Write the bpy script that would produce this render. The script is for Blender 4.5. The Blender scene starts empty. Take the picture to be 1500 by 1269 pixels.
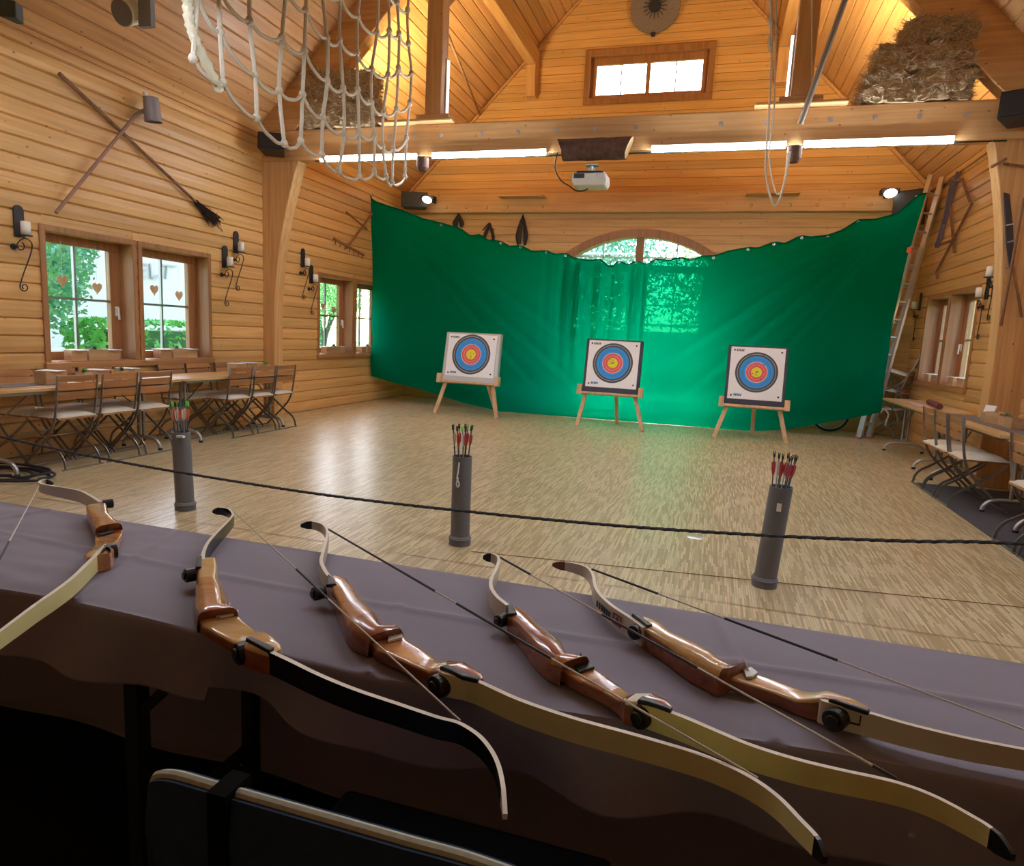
import bpy, math, random
from mathutils import Vector, Matrix, noise as mnoise
random.seed(7)
SC = bpy.context.scene
COL = SC.collection
PI = math.pi
# ---------------------------------------------------------------- camera
# pixel frame 1500 x 1269; focal length and rotation from the room's vanishing points
W, Hh, F = 1500.0, 1269.0, 979.0
CAM_Z = 1.35
VZ, VX = (1050.0, 505.0), (-2580.0, 326.0)
dz = Vector((VZ[0]-W/2, VZ[1]-Hh/2, F)).normalized()
dx = -Vector((VX[0]-W/2, VX[1]-Hh/2, F)); dx = (dx - dx.dot(dz)*dz).normalized()
up = -dz.cross(dx)
if up.y > 0: up = -up
CAM = Vector((0, 0, CAM_Z))
cam_d = bpy.data.cameras.new('camera'); cam = bpy.data.objects.new('camera', cam_d); COL.objects.link(cam)
cam_d.sensor_fit = 'HORIZONTAL'; cam_d.sensor_width = 36.0; cam_d.lens = F/W*36.0
cam_d.clip_start = 0.02; cam_d.clip_end = 300
rx = Vector((dx.x, dz.x, up.x)); ry = -Vector((dx.y, dz.y, up.y)); rz = -Vector((dx.z, dz.z, up.z))
M3 = Matrix((rx, ry, rz)).transposed()
cam.matrix_world = Matrix.Translation(CAM) @ M3.to_4x4()
SC.camera = cam
def ray(x, y):
    d = Vector((x-W/2, y-Hh/2, F)); return Vector((dx.dot(d), dz.dot(d), up.dot(d)))
def atZ(x, y, z): d = ray(x, y); return CAM + d*((z-CAM_Z)/d.z)
def atX(x, y, v): d = ray(x, y); return CAM + d*(v/d.x)
def atY(x, y, v): d = ray(x, y); return CAM + d*(v/d.y)
# ---------------------------------------------------------------- sky and exposure
SKY_STRENGTH = 1.3
TUBE_POWER = 85.0
world = bpy.data.worlds.new('sky'); SC.world = world; world.use_nodes = True
wn = world.node_tree; wn.nodes.clear()
wo = wn.nodes.new('ShaderNodeOutputWorld'); wb = wn.nodes.new('ShaderNodeBackground'); ws = wn.nodes.new('ShaderNodeTexSky')
ws.sky_type = 'NISHITA'; ws.sun_disc = False; ws.sun_elevation = math.radians(42); ws.sun_rotation = math.radians(-20)
ws.air_density = 1.0; ws.dust_density = 2.0; ws.ozone_density = 1.0
wb.inputs['Strength'].default_value = SKY_STRENGTH
wn.links.new(ws.outputs[0], wb.inputs[0]); wn.links.new(wb.outputs[0], wo.inputs[0])
sun_d = bpy.data.lights.new('sun', 'SUN'); sun_d.energy = 4.0; sun_d.angle = math.radians(2); sun_d.color = (1, .95, .88)
sun = bpy.data.objects.new('sun', sun_d); COL.objects.link(sun)
sun.rotation_euler = Vector((.02, .60, -.80)).to_track_quat('-Z', 'Y').to_euler()
sun.location = (0, -20, 25)
vs = SC.view_settings
vs.view_transform = 'Standard'; vs.look = 'None'; vs.gamma = 1.0; vs.use_curve_mapping = False; vs.exposure = 0.36
# ---------------------------------------------------------------- room sizes (metres)
XL, XR, YB, YF = -6.12, 3.06, 12.5, -3.0
EAVE, CX = 4.0, -1.53
HALF = (XR-XL)/2
RIDGE = EAVE + HALF
BY0, BY1 = 8.05, 8.25           # truss depth
BZ0, BZ1 = 3.50, 3.88           # tie beam
TT = .74                        # top of the cloth covered table
# ---------------------------------------------------------------- mesh helpers
class MB:
    def __init__(s): s.v = []; s.f = []; s.mi = []
    def add(s, vs_, fs_, m=0):
        b = len(s.v); s.v.extend([tuple(p) for p in vs_]); s.f.extend([tuple(b+i for i in f) for f in fs_]); s.mi.extend([m]*len(fs_)); return s
    def box(s, c, d, rot=None, m=0):
        hx, hy, hz = d[0]/2, d[1]/2, d[2]/2; c = Vector(c)
        P = [Vector((sx*hx, sy*hy, sz*hz)) for sz in (-1, 1) for sy in (-1, 1) for sx in (-1, 1)]
        if rot is not None: P = [rot @ p for p in P]
        return s.add([c+p for p in P], [(0,2,3,1),(4,5,7,6),(0,1,5,4),(2,6,7,3),(0,4,6,2),(1,3,7,5)], m)
    def bb(s, a, b, m=0):
        return s.box([(a[i]+b[i])/2 for i in range(3)], [abs(b[i]-a[i]) for i in range(3)], None, m)
    def bar(s, a, b, w, h, upv=(0,0,1), m=0):
        a, b = Vector(a), Vector(b); d = b-a; L = d.length; y = d.normalized(); u = Vector(upv)
        if abs(y.dot(u)) > .98: u = Vector((1,0,0))
        x = y.cross(u).normalized(); z = x.cross(y)
        return s.box((a+b)/2, (w, L, h), Matrix((x, y, z)).transposed(), m)
    def tube(s, pts, r, n=8, caps=True, m=0, twist=0.0, lobes=0, lob=0.0):
        pts = [Vector(p) for p in pts]; N = len(pts); R = r if isinstance(r, (list, tuple)) else [r]*N
        t0 = (pts[1]-pts[0]).normalized(); u = Vector((0,0,1)) if abs(t0.z) < .9 else Vector((1,0,0))
        x = t0.cross(u).normalized(); vs_ = []; dist = 0
        for i, p in enumerate(pts):
            t = (pts[min(i+1, N-1)]-pts[max(i-1, 0)]).normalized()
            x = (x - x.dot(t)*t).normalized(); y = t.cross(x)
            if i: dist += (pts[i]-pts[i-1]).length
            for k in range(n):
                a = 2*PI*k/n; rr = R[i]*(1+lob*math.cos(lobes*a+twist*dist)) if lobes else R[i]
                vs_.append(p + x*math.cos(a)*rr + y*math.sin(a)*rr)
        fs_ = [(i*n+k, i*n+(k+1)%n, (i+1)*n+(k+1)%n, (i+1)*n+k) for i in range(N-1) for k in range(n)]
        if caps: fs_ += [tuple(range(n-1, -1, -1)), tuple((N-1)*n+k for k in range(n))]
        return s.add(vs_, fs_, m)
    def cyl(s, a, b, r, n=12, m=0, r2=None): return s.tube([a, b], [r, r if r2 is None else r2], n, True, m)
    def lathe(s, prof, c=(0,0,0), n=24, m=0):
        c = Vector(c); vs_ = []
        for (r, z) in prof:
            for k in range(n): a = 2*PI*k/n; vs_.append(c+Vector((r*math.cos(a), r*math.sin(a), z)))
        fs_ = [(i*n+k, i*n+(k+1)%n, (i+1)*n+(k+1)%n, (i+1)*n+k) for i in range(len(prof)-1) for k in range(n)]
        return s.add(vs_, fs_, m)
    def ball(s, c, r, n=10, m=0, sc=(1,1,1)):
        c = Vector(c); vs_ = []; h = n//2
        for i in range(h+1):
            t = PI*i/h
            for k in range(n): a = 2*PI*k/n; vs_.append(c+Vector((r*math.sin(t)*math.cos(a)*sc[0], r*math.sin(t)*math.sin(a)*sc[1], r*math.cos(t)*sc[2])))
        return s.add(vs_, [(i*n+k, (i+1)*n+k, (i+1)*n+(k+1)%n, i*n+(k+1)%n) for i in range(h) for k in range(n)], m)
    def prism(s, poly, off, m=0):
        n = len(poly); A = [Vector(p) for p in poly]; o = Vector(off); B = [p+o for p in A]
        return s.add(A+B, [tuple(range(n-1,-1,-1)), tuple(range(n, 2*n))]+[(k, (k+1)%n, n+(k+1)%n, n+k) for k in range(n)], m)
    def grid(s, P, m=0, close=False):
        r, c = len(P), len(P[0]); flat = [p for row in P for p in row]
        return s.add(flat, [(i*c+j, i*c+(j+1)%c, (i+1)*c+(j+1)%c, (i+1)*c+j) for i in range(r-1) for j in range(c if close else c-1)], m)
    def mesh(s, name, mats, smooth=False):
        me = bpy.data.meshes.new(name); me.from_pydata(s.v, [], s.f); me.update()
        for mt in (mats if isinstance(mats, (list, tuple)) else [mats]): me.materials.append(mt)
        if any(s.mi): me.polygons.foreach_set('material_index', s.mi)
        if smooth: me.polygons.foreach_set('use_smooth', [True]*len(me.polygons))
        return me
def fix(me):
    import bmesh
    bm = bmesh.new(); bm.from_mesh(me); bmesh.ops.recalc_face_normals(bm, faces=bm.faces); bm.to_mesh(me); bm.free()
def put(name, me, parent=None, loc=None, rot=None):
    o = bpy.data.objects.new(name, me); COL.objects.link(o)
    if parent: o.parent = parent
    if loc is not None: o.location = loc
    if rot is not None: o.rotation_euler = rot
    return o
def obj(name, mb, mats, parent=None, smooth=False, loc=None, rot=None, bevel=0):
    me = mb.mesh(name, mats, smooth); fix(me)
    o = put(name, me, parent, loc, rot)
    if smooth:
        try: me.set_sharp_from_angle(angle=math.radians(40))
        except Exception: pass
    if bevel:
        b = o.modifiers.new('bevel', 'BEVEL'); b.width = bevel; b.segments = 2; b.limit_method = 'ANGLE'
    return o
def tag(o, label, cat, group=None, kind=None):
    o['label'] = label
    if cat: o['category'] = cat
    if group: o['group'] = group
    if kind: o['kind'] = kind
    return o
def thing(name, label, cat, loc=(0,0,0), rz=0, group=None, kind=None):
    o = bpy.data.objects.new(name, None); COL.objects.link(o); o.empty_display_size = .05
    o.location = loc; o.rotation_euler = (0, 0, rz) if not isinstance(rz, tuple) else rz
    return tag(o, label, cat, group, kind)
def copy_tree(o, parent=None):
    c = o.copy(); COL.objects.link(c); c.parent = parent
    for ch in [x for x in bpy.data.objects if x.parent == o]: copy_tree(ch, c)
    return c
def place(o, loc, rz, label):
    o.location = loc; o.rotation_euler = (0, 0, rz); o['label'] = label; return o
def spline(pts, n=6):
    P = [Vector(p) for p in pts]; out = []
    for i in range(len(P)-1):
        p0, p1, p2, p3 = P[max(i-1,0)], P[i], P[i+1], P[min(i+2, len(P)-1)]
        for k in range(n):
            t = k/n; out.append(.5*((2*p1)+(p2-p0)*t+(2*p0-5*p1+4*p2-p3)*t*t+(3*p1-p0-3*p2+p3)*t**3))
    out.append(P[-1]); return out
# ---------------------------------------------------------------- materials
MATS = {}
def nt(name):
    m = bpy.data.materials.new(name); m.use_nodes = True; t = m.node_tree; b = t.nodes['Principled BSDF']; MATS[name] = m
    return m, t, b
def N(t, typ, **kw):
    n = t.nodes.new(typ)
    for k, v in kw.items():
        if k in n.inputs: n.inputs[k].default_value = v
        else: setattr(n, k, v)
    return n
def plain(name, col, rough=.5, metal=0, spec=.5, noise=0.0, nscale=20, bump=0, emit=None, es=0, sheen=0, coat=0):
    m, t, b = nt(name)
    b.inputs['Base Color'].default_value = (*col, 1); b.inputs['Roughness'].default_value = rough; b.inputs['Metallic'].default_value = metal
    b.inputs['Specular IOR Level'].default_value = spec
    if coat: b.inputs['Coat Weight'].default_value = coat; b.inputs['Coat Roughness'].default_value = .12
    if sheen: b.inputs['Sheen Weight'].default_value = sheen
    if emit: b.inputs['Emission Color'].default_value = (*emit, 1); b.inputs['Emission Strength'].default_value = es
    if noise or bump:
        tc = N(t, 'ShaderNodeTexCoord'); nz = N(t, 'ShaderNodeTexNoise', Scale=nscale, Detail=4.0)
        t.links.new(tc.outputs['Object'], nz.inputs['Vector'])
        if noise:
            mr = N(t, 'ShaderNodeMapRange'); mr.inputs['To Min'].default_value = 1-noise; mr.inputs['To Max'].default_value = 1+noise
            mx = N(t, 'ShaderNodeMix', data_type='RGBA', blend_type='MULTIPLY'); mx.inputs['Factor'].default_value = 1; mx.inputs['A'].default_value = (*col, 1)
            t.links.new(nz.outputs['Fac'], mr.inputs['Value']); t.links.new(mr.outputs[0], mx.inputs['B']); t.links.new(mx.outputs['Result'], b.inputs['Base Color'])
        if bump:
            bp = N(t, 'ShaderNodeBump', Strength=bump, Distance=.01); t.links.new(nz.outputs['Fac'], bp.inputs['Height']); t.links.new(bp.outputs[0], b.inputs['Normal'])
    return m
def wood(name, c1, c2, axis, rough=.45, knots=.9, vary=.12, across=14.0, along=.55, spec=.4, coat=0):
    m, t, b = nt(name); b.inputs['Roughness'].default_value = rough; b.inputs['Specular IOR Level'].default_value = spec
    if coat: b.inputs['Coat Weight'].default_value = coat; b.inputs['Coat Roughness'].default_value = .1
    tc = N(t, 'ShaderNodeTexCoord'); oi = N(t, 'ShaderNodeObjectInfo'); ad = N(t, 'ShaderNodeVectorMath', operation='ADD'); sc = N(t, 'ShaderNodeVectorMath', operation='SCALE')
    cb = N(t, 'ShaderNodeCombineXYZ')
    for i in range(3): t.links.new(oi.outputs['Random'], cb.inputs[i])
    t.links.new(cb.outputs[0], sc.inputs[0]); sc.inputs['Scale'].default_value = 31.0
    t.links.new(tc.outputs['Object'], ad.inputs[0]); t.links.new(sc.outputs[0], ad.inputs[1])
    s3 = [across]*3; s3['xyz'.index(axis)] = along
    mp = N(t, 'ShaderNodeMapping'); mp.inputs['Scale'].default_value = s3; t.links.new(ad.outputs[0], mp.inputs['Vector'])
    nz = N(t, 'ShaderNodeTexNoise', Scale=1.6, Detail=5.0, Distortion=.6); t.links.new(mp.outputs[0], nz.inputs['Vector'])
    rp = N(t, 'ShaderNodeValToRGB'); rp.color_ramp.elements[0].color = (*c2, 1); rp.color_ramp.elements[0].position = .3; rp.color_ramp.elements[1].color = (*c1, 1); rp.color_ramp.elements[1].position = .62
    t.links.new(nz.outputs['Fac'], rp.inputs['Fac']); out = rp.outputs['Color']
    if knots:
        k3 = [9.0]*3; k3['xyz'.index(axis)] = 5.5
        mk = N(t, 'ShaderNodeMapping'); mk.inputs['Scale'].default_value = k3; t.links.new(ad.outputs[0], mk.inputs['Vector'])
        vo = N(t, 'ShaderNodeTexVoronoi', Scale=1.0, Randomness=1.0); t.links.new(mk.outputs[0], vo.inputs['Vector'])
        mr = N(t, 'ShaderNodeMapRange'); mr.inputs['From Min'].default_value = .04; mr.inputs['From Max'].default_value = .095; mr.inputs['To Min'].default_value = 1; mr.inputs['To Max'].default_value = 0
        t.links.new(vo.outputs['Distance'], mr.inputs['Value'])
        mm = N(t, 'ShaderNodeMath', operation='MULTIPLY'); mm.inputs[1].default_value = knots; t.links.new(mr.outputs[0], mm.inputs[0])
        mx = N(t, 'ShaderNodeMix', data_type='RGBA'); t.links.new(mm.outputs[0], mx.inputs['Factor']); t.links.new(out, mx.inputs['A']); mx.inputs['B'].default_value = (c2[0]*.35, c2[1]*.25, c2[2]*.2, 1)
        out = mx.outputs['Result']
    if vary:
        hs = N(t, 'ShaderNodeHueSaturation'); mv = N(t, 'ShaderNodeMapRange'); mv.inputs['To Min'].default_value = 1-vary; mv.inputs['To Max'].default_value = 1+vary
        t.links.new(oi.outputs['Random'], mv.inputs['Value']); t.links.new(mv.outputs[0], hs.inputs['Value']); t.links.new(out, hs.inputs['Color']); out = hs.outputs['Color']
    t.links.new(out, b.inputs['Base Color'])
    bp = N(t, 'ShaderNodeBump', Strength=.12, Distance=.004); t.links.new(nz.outputs['Fac'], bp.inputs['Height']); t.links.new(bp.outputs[0], b.inputs['Normal'])
    return m
PA, PB = (.74, .44, .17), (.61, .325, .115)
pine_y = wood('pine_along_y', PA, PB, 'y'); pine_x = wood('pine_along_x', PA, PB, 'x'); pine_z = wood('pine_along_z', PA, PB, 'z')
ceil_w = wood('ceiling_pine', (.66, .37, .165), (.53, .275, .11), 'y', rough=.42)
beam_x = wood('beam_pine_x', (.70, .41, .175), (.55, .29, .11), 'x', vary=.04); beam_y = wood('beam_pine_y', (.70, .41, .175), (.55, .29, .11), 'y', vary=.04); beam_z = wood('beam_pine_z', (.70, .41, .175), (.55, .29, .11), 'z', vary=.04)
frame_w = wood('window_frame_wood', (.42, .20, .085), (.30, .13, .05), 'z', knots=0, vary=.05)
sill_w = wood('sill_wood', (.48, .24, .10), (.36, .16, .06), 'y', knots=0)
slat_w = wood('chair_slat_wood', (.46, .21, .085), (.33, .13, .045), 'y', knots=0, vary=.2, coat=.3)
table_w = wood('table_wood', (.70, .45, .20), (.58, .33, .12), 'y', knots=.3, rough=.28, coat=.3)
crate_w = wood('crate_wood', (.58, .36, .19), (.46, .26, .12), 'y', knots=0)
old_w = wood('old_tool_wood', (.30, .15, .08), (.17, .08, .04), 'z', knots=0, rough=.7)
easel_w = wood('easel_wood', (.66, .46, .27), (.54, .34, .17), 'z', knots=.4)
bark = plain('bark', (.13, .07, .055), .9, noise=.8, nscale=18, bump=1.0)
logend = plain('log_end', (.55, .36, .17), .7, noise=.15, nscale=30)
black = plain('black_plastic', (.012, .012, .014), .4)
blackm = plain('black_iron', (.02, .018, .02), .55)
darkwood = plain('dark_board', (.025, .02, .024), .5)
steel = plain('steel', (.32, .30, .29), .38, .85)
steel_l = plain('light_steel', (.55, .55, .56), .35, .8)
alu = plain('aluminium', (.62, .62, .63), .38, .9)
whitep = plain('white_plastic', (.78, .77, .74), .35)
wax = plain('candle_wax', (.85, .82, .74), .5)
cushion = plain('cushion_fabric', (.74, .68, .58), .9, noise=.1, nscale=60, bump=.3)
card = plain('card_paper', (.80, .80, .78), .7)
leafm = plain('leaf_green', (.16, .42, .10), .6, noise=.35, nscale=9)
leafd = plain('leaf_blue_green', (.13, .38, .26), .6, noise=.45, nscale=5)
trunkm = plain('tree_bark', (.10, .085, .07), .9, noise=.4, nscale=12)
gray = plain('grey_pipe_plastic', (.15, .15, .165), .42, noise=.08, nscale=6)
ropem = plain('hemp_rope', (.60, .53, .43), .9, noise=.2, nscale=80, bump=.5)
bluerope = plain('dark_braided_rope', (.022, .020, .032), .7)
def floor_mat():
    m, t, b = nt('mosaic_parquet'); b.inputs['Roughness'].default_value = .3; b.inputs['Specular IOR Level'].default_value = .45
    tc = N(t, 'ShaderNodeTexCoord'); mp = N(t, 'ShaderNodeMapping'); mp.inputs['Rotation'].default_value = (0, 0, PI/2)
    t.links.new(tc.outputs['Object'], mp.inputs['Vector'])
    br = N(t, 'ShaderNodeTexBrick', Scale=1.0); br.offset = .37; br.squash = 1.0
    br.inputs['Brick Width'].default_value = .16; br.inputs['Row Height'].default_value = .0125; br.inputs['Mortar Size'].default_value = .0009; br.inputs['Bias'].default_value = 0
    br.inputs['Color1'].default_value = (0, 0, 0, 1); br.inputs['Color2'].default_value = (1, 1, 1, 1); br.inputs['Mortar'].default_value = (.1, .1, .1, 1)
    t.links.new(mp.outputs[0], br.inputs['Vector'])
    rp = N(t, 'ShaderNodeValToRGB'); e = rp.color_ramp.elements
    e[0].color = (.40, .30, .155, 1); e[0].position = .1; e[1].color = (.68, .56, .345, 1); e[1].position = .9
    t.links.new(br.outputs['Color'], rp.inputs['Fac'])
    nz = N(t, 'ShaderNodeTexNoise', Scale=.8, Detail=3.0); t.links.new(tc.outputs['Object'], nz.inputs['Vector'])
    mr = N(t, 'ShaderNodeMapRange'); mr.inputs['To Min'].default_value = .86; mr.inputs['To Max'].default_value = 1.12; t.links.new(nz.outputs['Fac'], mr.inputs['Value'])
    mx = N(t, 'ShaderNodeMix', data_type='RGBA', blend_type='MULTIPLY'); mx.inputs['Factor'].default_value = 1
    t.links.new(rp.outputs['Color'], mx.inputs['A']); t.links.new(mr.outputs[0], mx.inputs['B']); t.links.new(mx.outputs['Result'], b.inputs['Base Color'])
    n2 = N(t, 'ShaderNodeTexNoise', Scale=60.0, Detail=2.0); t.links.new(tc.outputs['Object'], n2.inputs['Vector'])
    r2 = N(t, 'ShaderNodeMapRange'); r2.inputs['To Min'].default_value = .22; r2.inputs['To Max'].default_value = .42; t.links.new(n2.outputs['Fac'], r2.inputs['Value']); t.links.new(r2.outputs[0], b.inputs['Roughness'])
    bp = N(t, 'ShaderNodeBump', Strength=.12, Distance=.002); t.links.new(br.outputs['Color'], bp.inputs['Height']); t.links.new(bp.outputs[0], b.inputs['Normal'])
    return m
parquet = floor_mat()
def glass_mat():
    m = bpy.data.materials.new('window_glass'); m.use_nodes = True; t = m.node_tree; t.nodes.clear()
    o = N(t, 'ShaderNodeOutputMaterial'); tr = N(t, 'ShaderNodeBsdfTransparent'); gl = N(t, 'ShaderNodeBsdfGlossy', Roughness=.02); lw = N(t, 'ShaderNodeLayerWeight', Blend=.5); mx = N(t, 'ShaderNodeMixShader')
    pw_ = N(t, 'ShaderNodeMath', operation='POWER'); pw_.inputs[1].default_value = 4.5; ml = N(t, 'ShaderNodeMath', operation='MULTIPLY_ADD'); ml.inputs[1].default_value = .6; ml.inputs[2].default_value = .03
    tr.inputs['Color'].default_value = (.97, .985, .985, 1)
    t.links.new(lw.outputs['Facing'], pw_.inputs[0]); t.links.new(pw_.outputs[0], ml.inputs[0]); t.links.new(ml.outputs[0], mx.inputs[0])
    t.links.new(tr.outputs[0], mx.inputs[1]); t.links.new(gl.outputs[0], mx.inputs[2]); t.links.new(mx.outputs[0], o.inputs[0]); return m
glass = glass_mat()
def cloth_trans(name, col, tcol, f):
    m = bpy.data.materials.new(name); m.use_nodes = True; t = m.node_tree; t.nodes.clear()
    o = N(t, 'ShaderNodeOutputMaterial'); d = N(t, 'ShaderNodeBsdfDiffuse'); tr = N(t, 'ShaderNodeBsdfTranslucent'); mx = N(t, 'ShaderNodeMixShader')
    d.inputs['Color'].default_value = (*col, 1); tr.inputs['Color'].default_value = (*tcol, 1); mx.inputs[0].default_value = f
    t.links.new(d.outputs[0], mx.inputs[1]); t.links.new(tr.outputs[0], mx.inputs[2])
    tp = N(t, 'ShaderNodeBsdfTransparent'); tp.inputs['Color'].default_value = (.02, .75, .42, 1); m2 = N(t, 'ShaderNodeMixShader'); m2.inputs[0].default_value = .06
    t.links.new(mx.outputs[0], m2.inputs[1]); t.links.new(tp.outputs[0], m2.inputs[2]); t.links.new(m2.outputs[0], o.inputs[0]); return m
green_cloth = cloth_trans('green_backdrop_cloth', (.0, .135, .065), (.0, .48, .23), .42)
tubem = plain('tube_glow', (.9, .9, .9), .4, emit=(.84, .92, 1.0), es=TUBE_POWER)
added_tube = plain('tube_glow_added', (.9, .9, .9), .4, emit=(.82, .91, 1.0), es=TUBE_POWER*.95)
softglow = plain('post_tube_glow', (.9, .9, .9), .4, emit=(.80, .90, 1.0), es=2.5)
# ---------------------------------------------------------------- setting: floor, walls, roof
g = MB(); g.bb((-60, -40, -.35), (60, 70, -.30))
tag(obj('lawn', g, plain('grass', (.10, .26, .05), .9, noise=.3, nscale=2)), 'green lawn outside the windows', 'lawn', kind='structure')
fl = MB(); fl.bb((XL-.3, YF-.3, -.3), (XR+.3, YB+.3, 0)); tag(obj('floor', fl, parquet), 'beige mosaic parquet floor of the hall', 'floor', kind='structure')
def plank_profile(a, b, full):
    """(depth, z) outline: bulged face with V joints"""
    if not full: return [(0, a), (.024, a), (.024, b), (0, b)]
    h = b-a
    return [(0, a), (.010, a+.002), (.024, a+.012), (.030, a+h*.45), (.026, b-.016), (.010, b-.002), (0, b)]
def side_wall(name, x, sgn, wins, label):
    """sgn +1: room lies to +x of the face"""
    T_ = .28
    wl = MB(); ys = sorted({YF-.3, YB+.3, *[w[0] for w in wins], *[w[1] for w in wins]}); zs = sorted({-.3, EAVE+.05, *[w[2] for w in wins], *[w[3] for w in wins]})
    for i in range(len(ys)-1):
        for j in range(len(zs)-1):
            yc, zc = (ys[i]+ys[i+1])/2, (zs[j]+zs[j+1])/2
            if any(w[0] < yc < w[1] and w[2] < zc < w[3] for w in wins): continue
            wl.bb((x, ys[i], zs[j]), (x-sgn*T_, ys[i+1], zs[j+1]))
    root = tag(obj(name, wl, pine_y), label, 'wall', kind='structure')
    h = .16; z = 0.0
    while z < EAVE-.02:
        z1 = min(z+h, EAVE+.02); pieces = []
        cuts = sorted([w for w in wins if w[3] > z+.004 and w[2] < z1-.004], key=lambda w: w[0]); y = YF
        for w in cuts:
            pieces.append((y, w[0], z, z1, True))
            if w[2] > z+.004: pieces.append((w[0], w[1], z, w[2], False))
            if w[3] < z1-.004: pieces.append((w[0], w[1], w[3], z1, False))
            y = w[1]
        pieces.append((y, YB, z, z1, True))
        for (ya, yb, za, zb, full) in pieces:
            if yb-ya < .01: continue
            m = MB(); m.prism([(x+sgn*d, ya, zz) for d, zz in plank_profile(za, zb, full)], (0, yb-ya, 0))
            obj('plank', m, pine_y, root)
        z = z1
    return root
WL = [(4.86, 5.88, .86, 2.12), (5.97, 7.0, .86, 2.12), (9.42, 10.46, .88, 2.14), (10.56, 11.6, .88, 2.14)]
WR = [(9.68, 10.68, .94, 2.2), (10.78, 11.76, .94, 2.2), (3.6, 4.6, .9, 2.16), (4.75, 5.75, .9, 2.16)]
wall_left = side_wall('wall_left', XL, 1, WL, 'left wall of horizontal pine planks')
wall_right = side_wall('wall_right', XR, -1, WR, 'right wall of horizontal pine planks')
# back gable wall with arched doorway and loft window
AX0, AX1, ASP, ACR = -2.82, -.14, 2.86, 3.30
GW = (-2.62, -.50, 5.52, 6.32)
ahw = (AX1-AX0)/2; acx = (AX0+AX1)/2; ar = (ahw**2+(ACR-ASP)**2)/(2*(ACR-ASP)); acz = ACR-ar
def arc(x, r=None):
    r = r or ar
    q = r*r-(x-acx)**2
    return acz+math.sqrt(q) if q > 0 else -1
def gable_strip(mb, y0, y1, z0, z1, slope_clip=True):
    """area z0..z1 of the gable minus doorway and loft window, as extruded columns"""
    xa, xb = XL, XR
    if z0 > EAVE: xa, xb = XL+(z0-EAVE), XR-(z0-EAVE)
    if xb-xa < .05: return
    xs = [xa, xb]
    if z0 < ACR: xs += [AX0+(AX1-AX0)*k/24 for k in range(25)]
    if z1 > GW[2] and z0 < GW[3]: xs += [GW[0], GW[1]]
    if z1 > EAVE: xs += [v for v in (XL+(z1-EAVE), XR-(z1-EAVE), CX) if xa < v < xb]
    xs = sorted({round(v, 4) for v in xs if xa-1e-6 <= v <= xb+1e-6}); out = []
    def top(x): return min(z1, EAVE+HALF-abs(x-CX)+.001)
    for i in range(len(xs)-1):
        p, q = xs[i], xs[i+1]; c = (p+q)/2; segs = []
        lo = (z0, z0)
        if AX0 < c < AX1: lo = (max(z0, arc(p) if AX0 < p else ASP), max(z0, arc(q) if q < AX1 else ASP))
        if min(lo) >= z1-1e-4: continue
        hi = (top(p), top(q))
        if GW[0] < c < GW[1] and z1 > GW[2] and z0 < GW[3]:
            if GW[2] > z0+.002: segs.append((lo, (GW[2], GW[2])))
            if GW[3] < z1-.002: segs.append(((GW[3], GW[3]), hi))
        else: segs.append((lo, hi))
        for l, h in segs:
            h = (max(h[0], l[0]+1e-4), max(h[1], l[1]+1e-4))
            mb.prism([(p, y0, l[0]), (q, y0, l[1]), (q, y0, h[1]), (p, y0, h[0])], (0, y1-y0, 0))
bw = MB(); gable_strip(bw, YB, YB+.28, -.3, ACR+.001); z = ACR+.001
for z1 in (EAVE, GW[2], GW[3], RIDGE):
    gable_strip(bw, YB, YB+.28, z, z1); z = z1
wall_back = tag(obj('wall_back', bw, pine_x), 'back gable wall of narrow pine planks', 'wall', kind='structure')
z = 0.0; h = .14; k = 0
while z < RIDGE-.05:
    m = MB(); gable_strip(m, YB-.022, YB, z+.004, min(z+h-.004, RIDGE-.01))
    if m.v: obj('plank', m, pine_x, wall_back, bevel=0)
    z += h
wf = MB(); wf.bb((XL-.28, YF-.28, -.3), (XR+.28, YF, RIDGE))
tag(obj('wall_front', wf, plain('bounce_tone_boards', (.40, .24, .12), .8)), 'front wall behind the viewpoint, brown tone set for bounce light', 'wall', kind='structure')  # unseen wall; its brown is chosen for how much light it bounces
# roof slopes, planks along the ridge
rt = MB()
for s in (-1, 1):
    ex = CX+s*(HALF+.35); n = Vector((s, 0, 1)).normalized()*.18
    a = Vector((ex, YF-.3, EAVE-.35)); b = Vector((CX, YF-.3, RIDGE))
    rt.prism([a, b, b+n, a+n], (0, YB-YF+1.1, 0))
ceiling = tag(obj('ceiling', rt, ceil_w), 'pitched pine plank ceiling', 'ceiling', kind='structure')
sl = HALF*math.sqrt(2); pw = .165; npl = int(sl/pw)+1
for s in (-1, 1):
    t = Vector((-s, 0, 1)).normalized(); nn = Vector((-s, 0, -1)).normalized(); base = Vector((CX+s*HALF, YF, EAVE))
    for i in range(npl):
        a0, a1 = i*pw+.004, min((i+1)*pw-.004, sl)
        P = [(a0, 0), (a0, .012), (a0+.01, .022), (a1-.01, .022), (a1, .012), (a1, 0)]
        m = MB(); m.prism([base+t*u+nn*d for u, d in P], (0, YB-YF, 0)); obj('plank', m, ceil_w, ceiling)
def trim(n, a, b, w, h, mat, label, upv=(0,0,1)):
    m = MB(); m.bar(a, b, w, h, upv); return tag(obj('trim_%d' % n, m, mat), label, 'trim', kind='structure')
trim(1, (XL+.05, YF, 3.79), (XL+.05, BY0, 3.79), .03, .035, ceil_w, 'thin wooden moulding high on the left wall below the ceiling')
trim(2, (XR-.05, BY1, 3.90), (XR-.05, YB, 3.90), .03, .035, ceil_w, 'thin wooden moulding high on the right wall below the ceiling')
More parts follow.
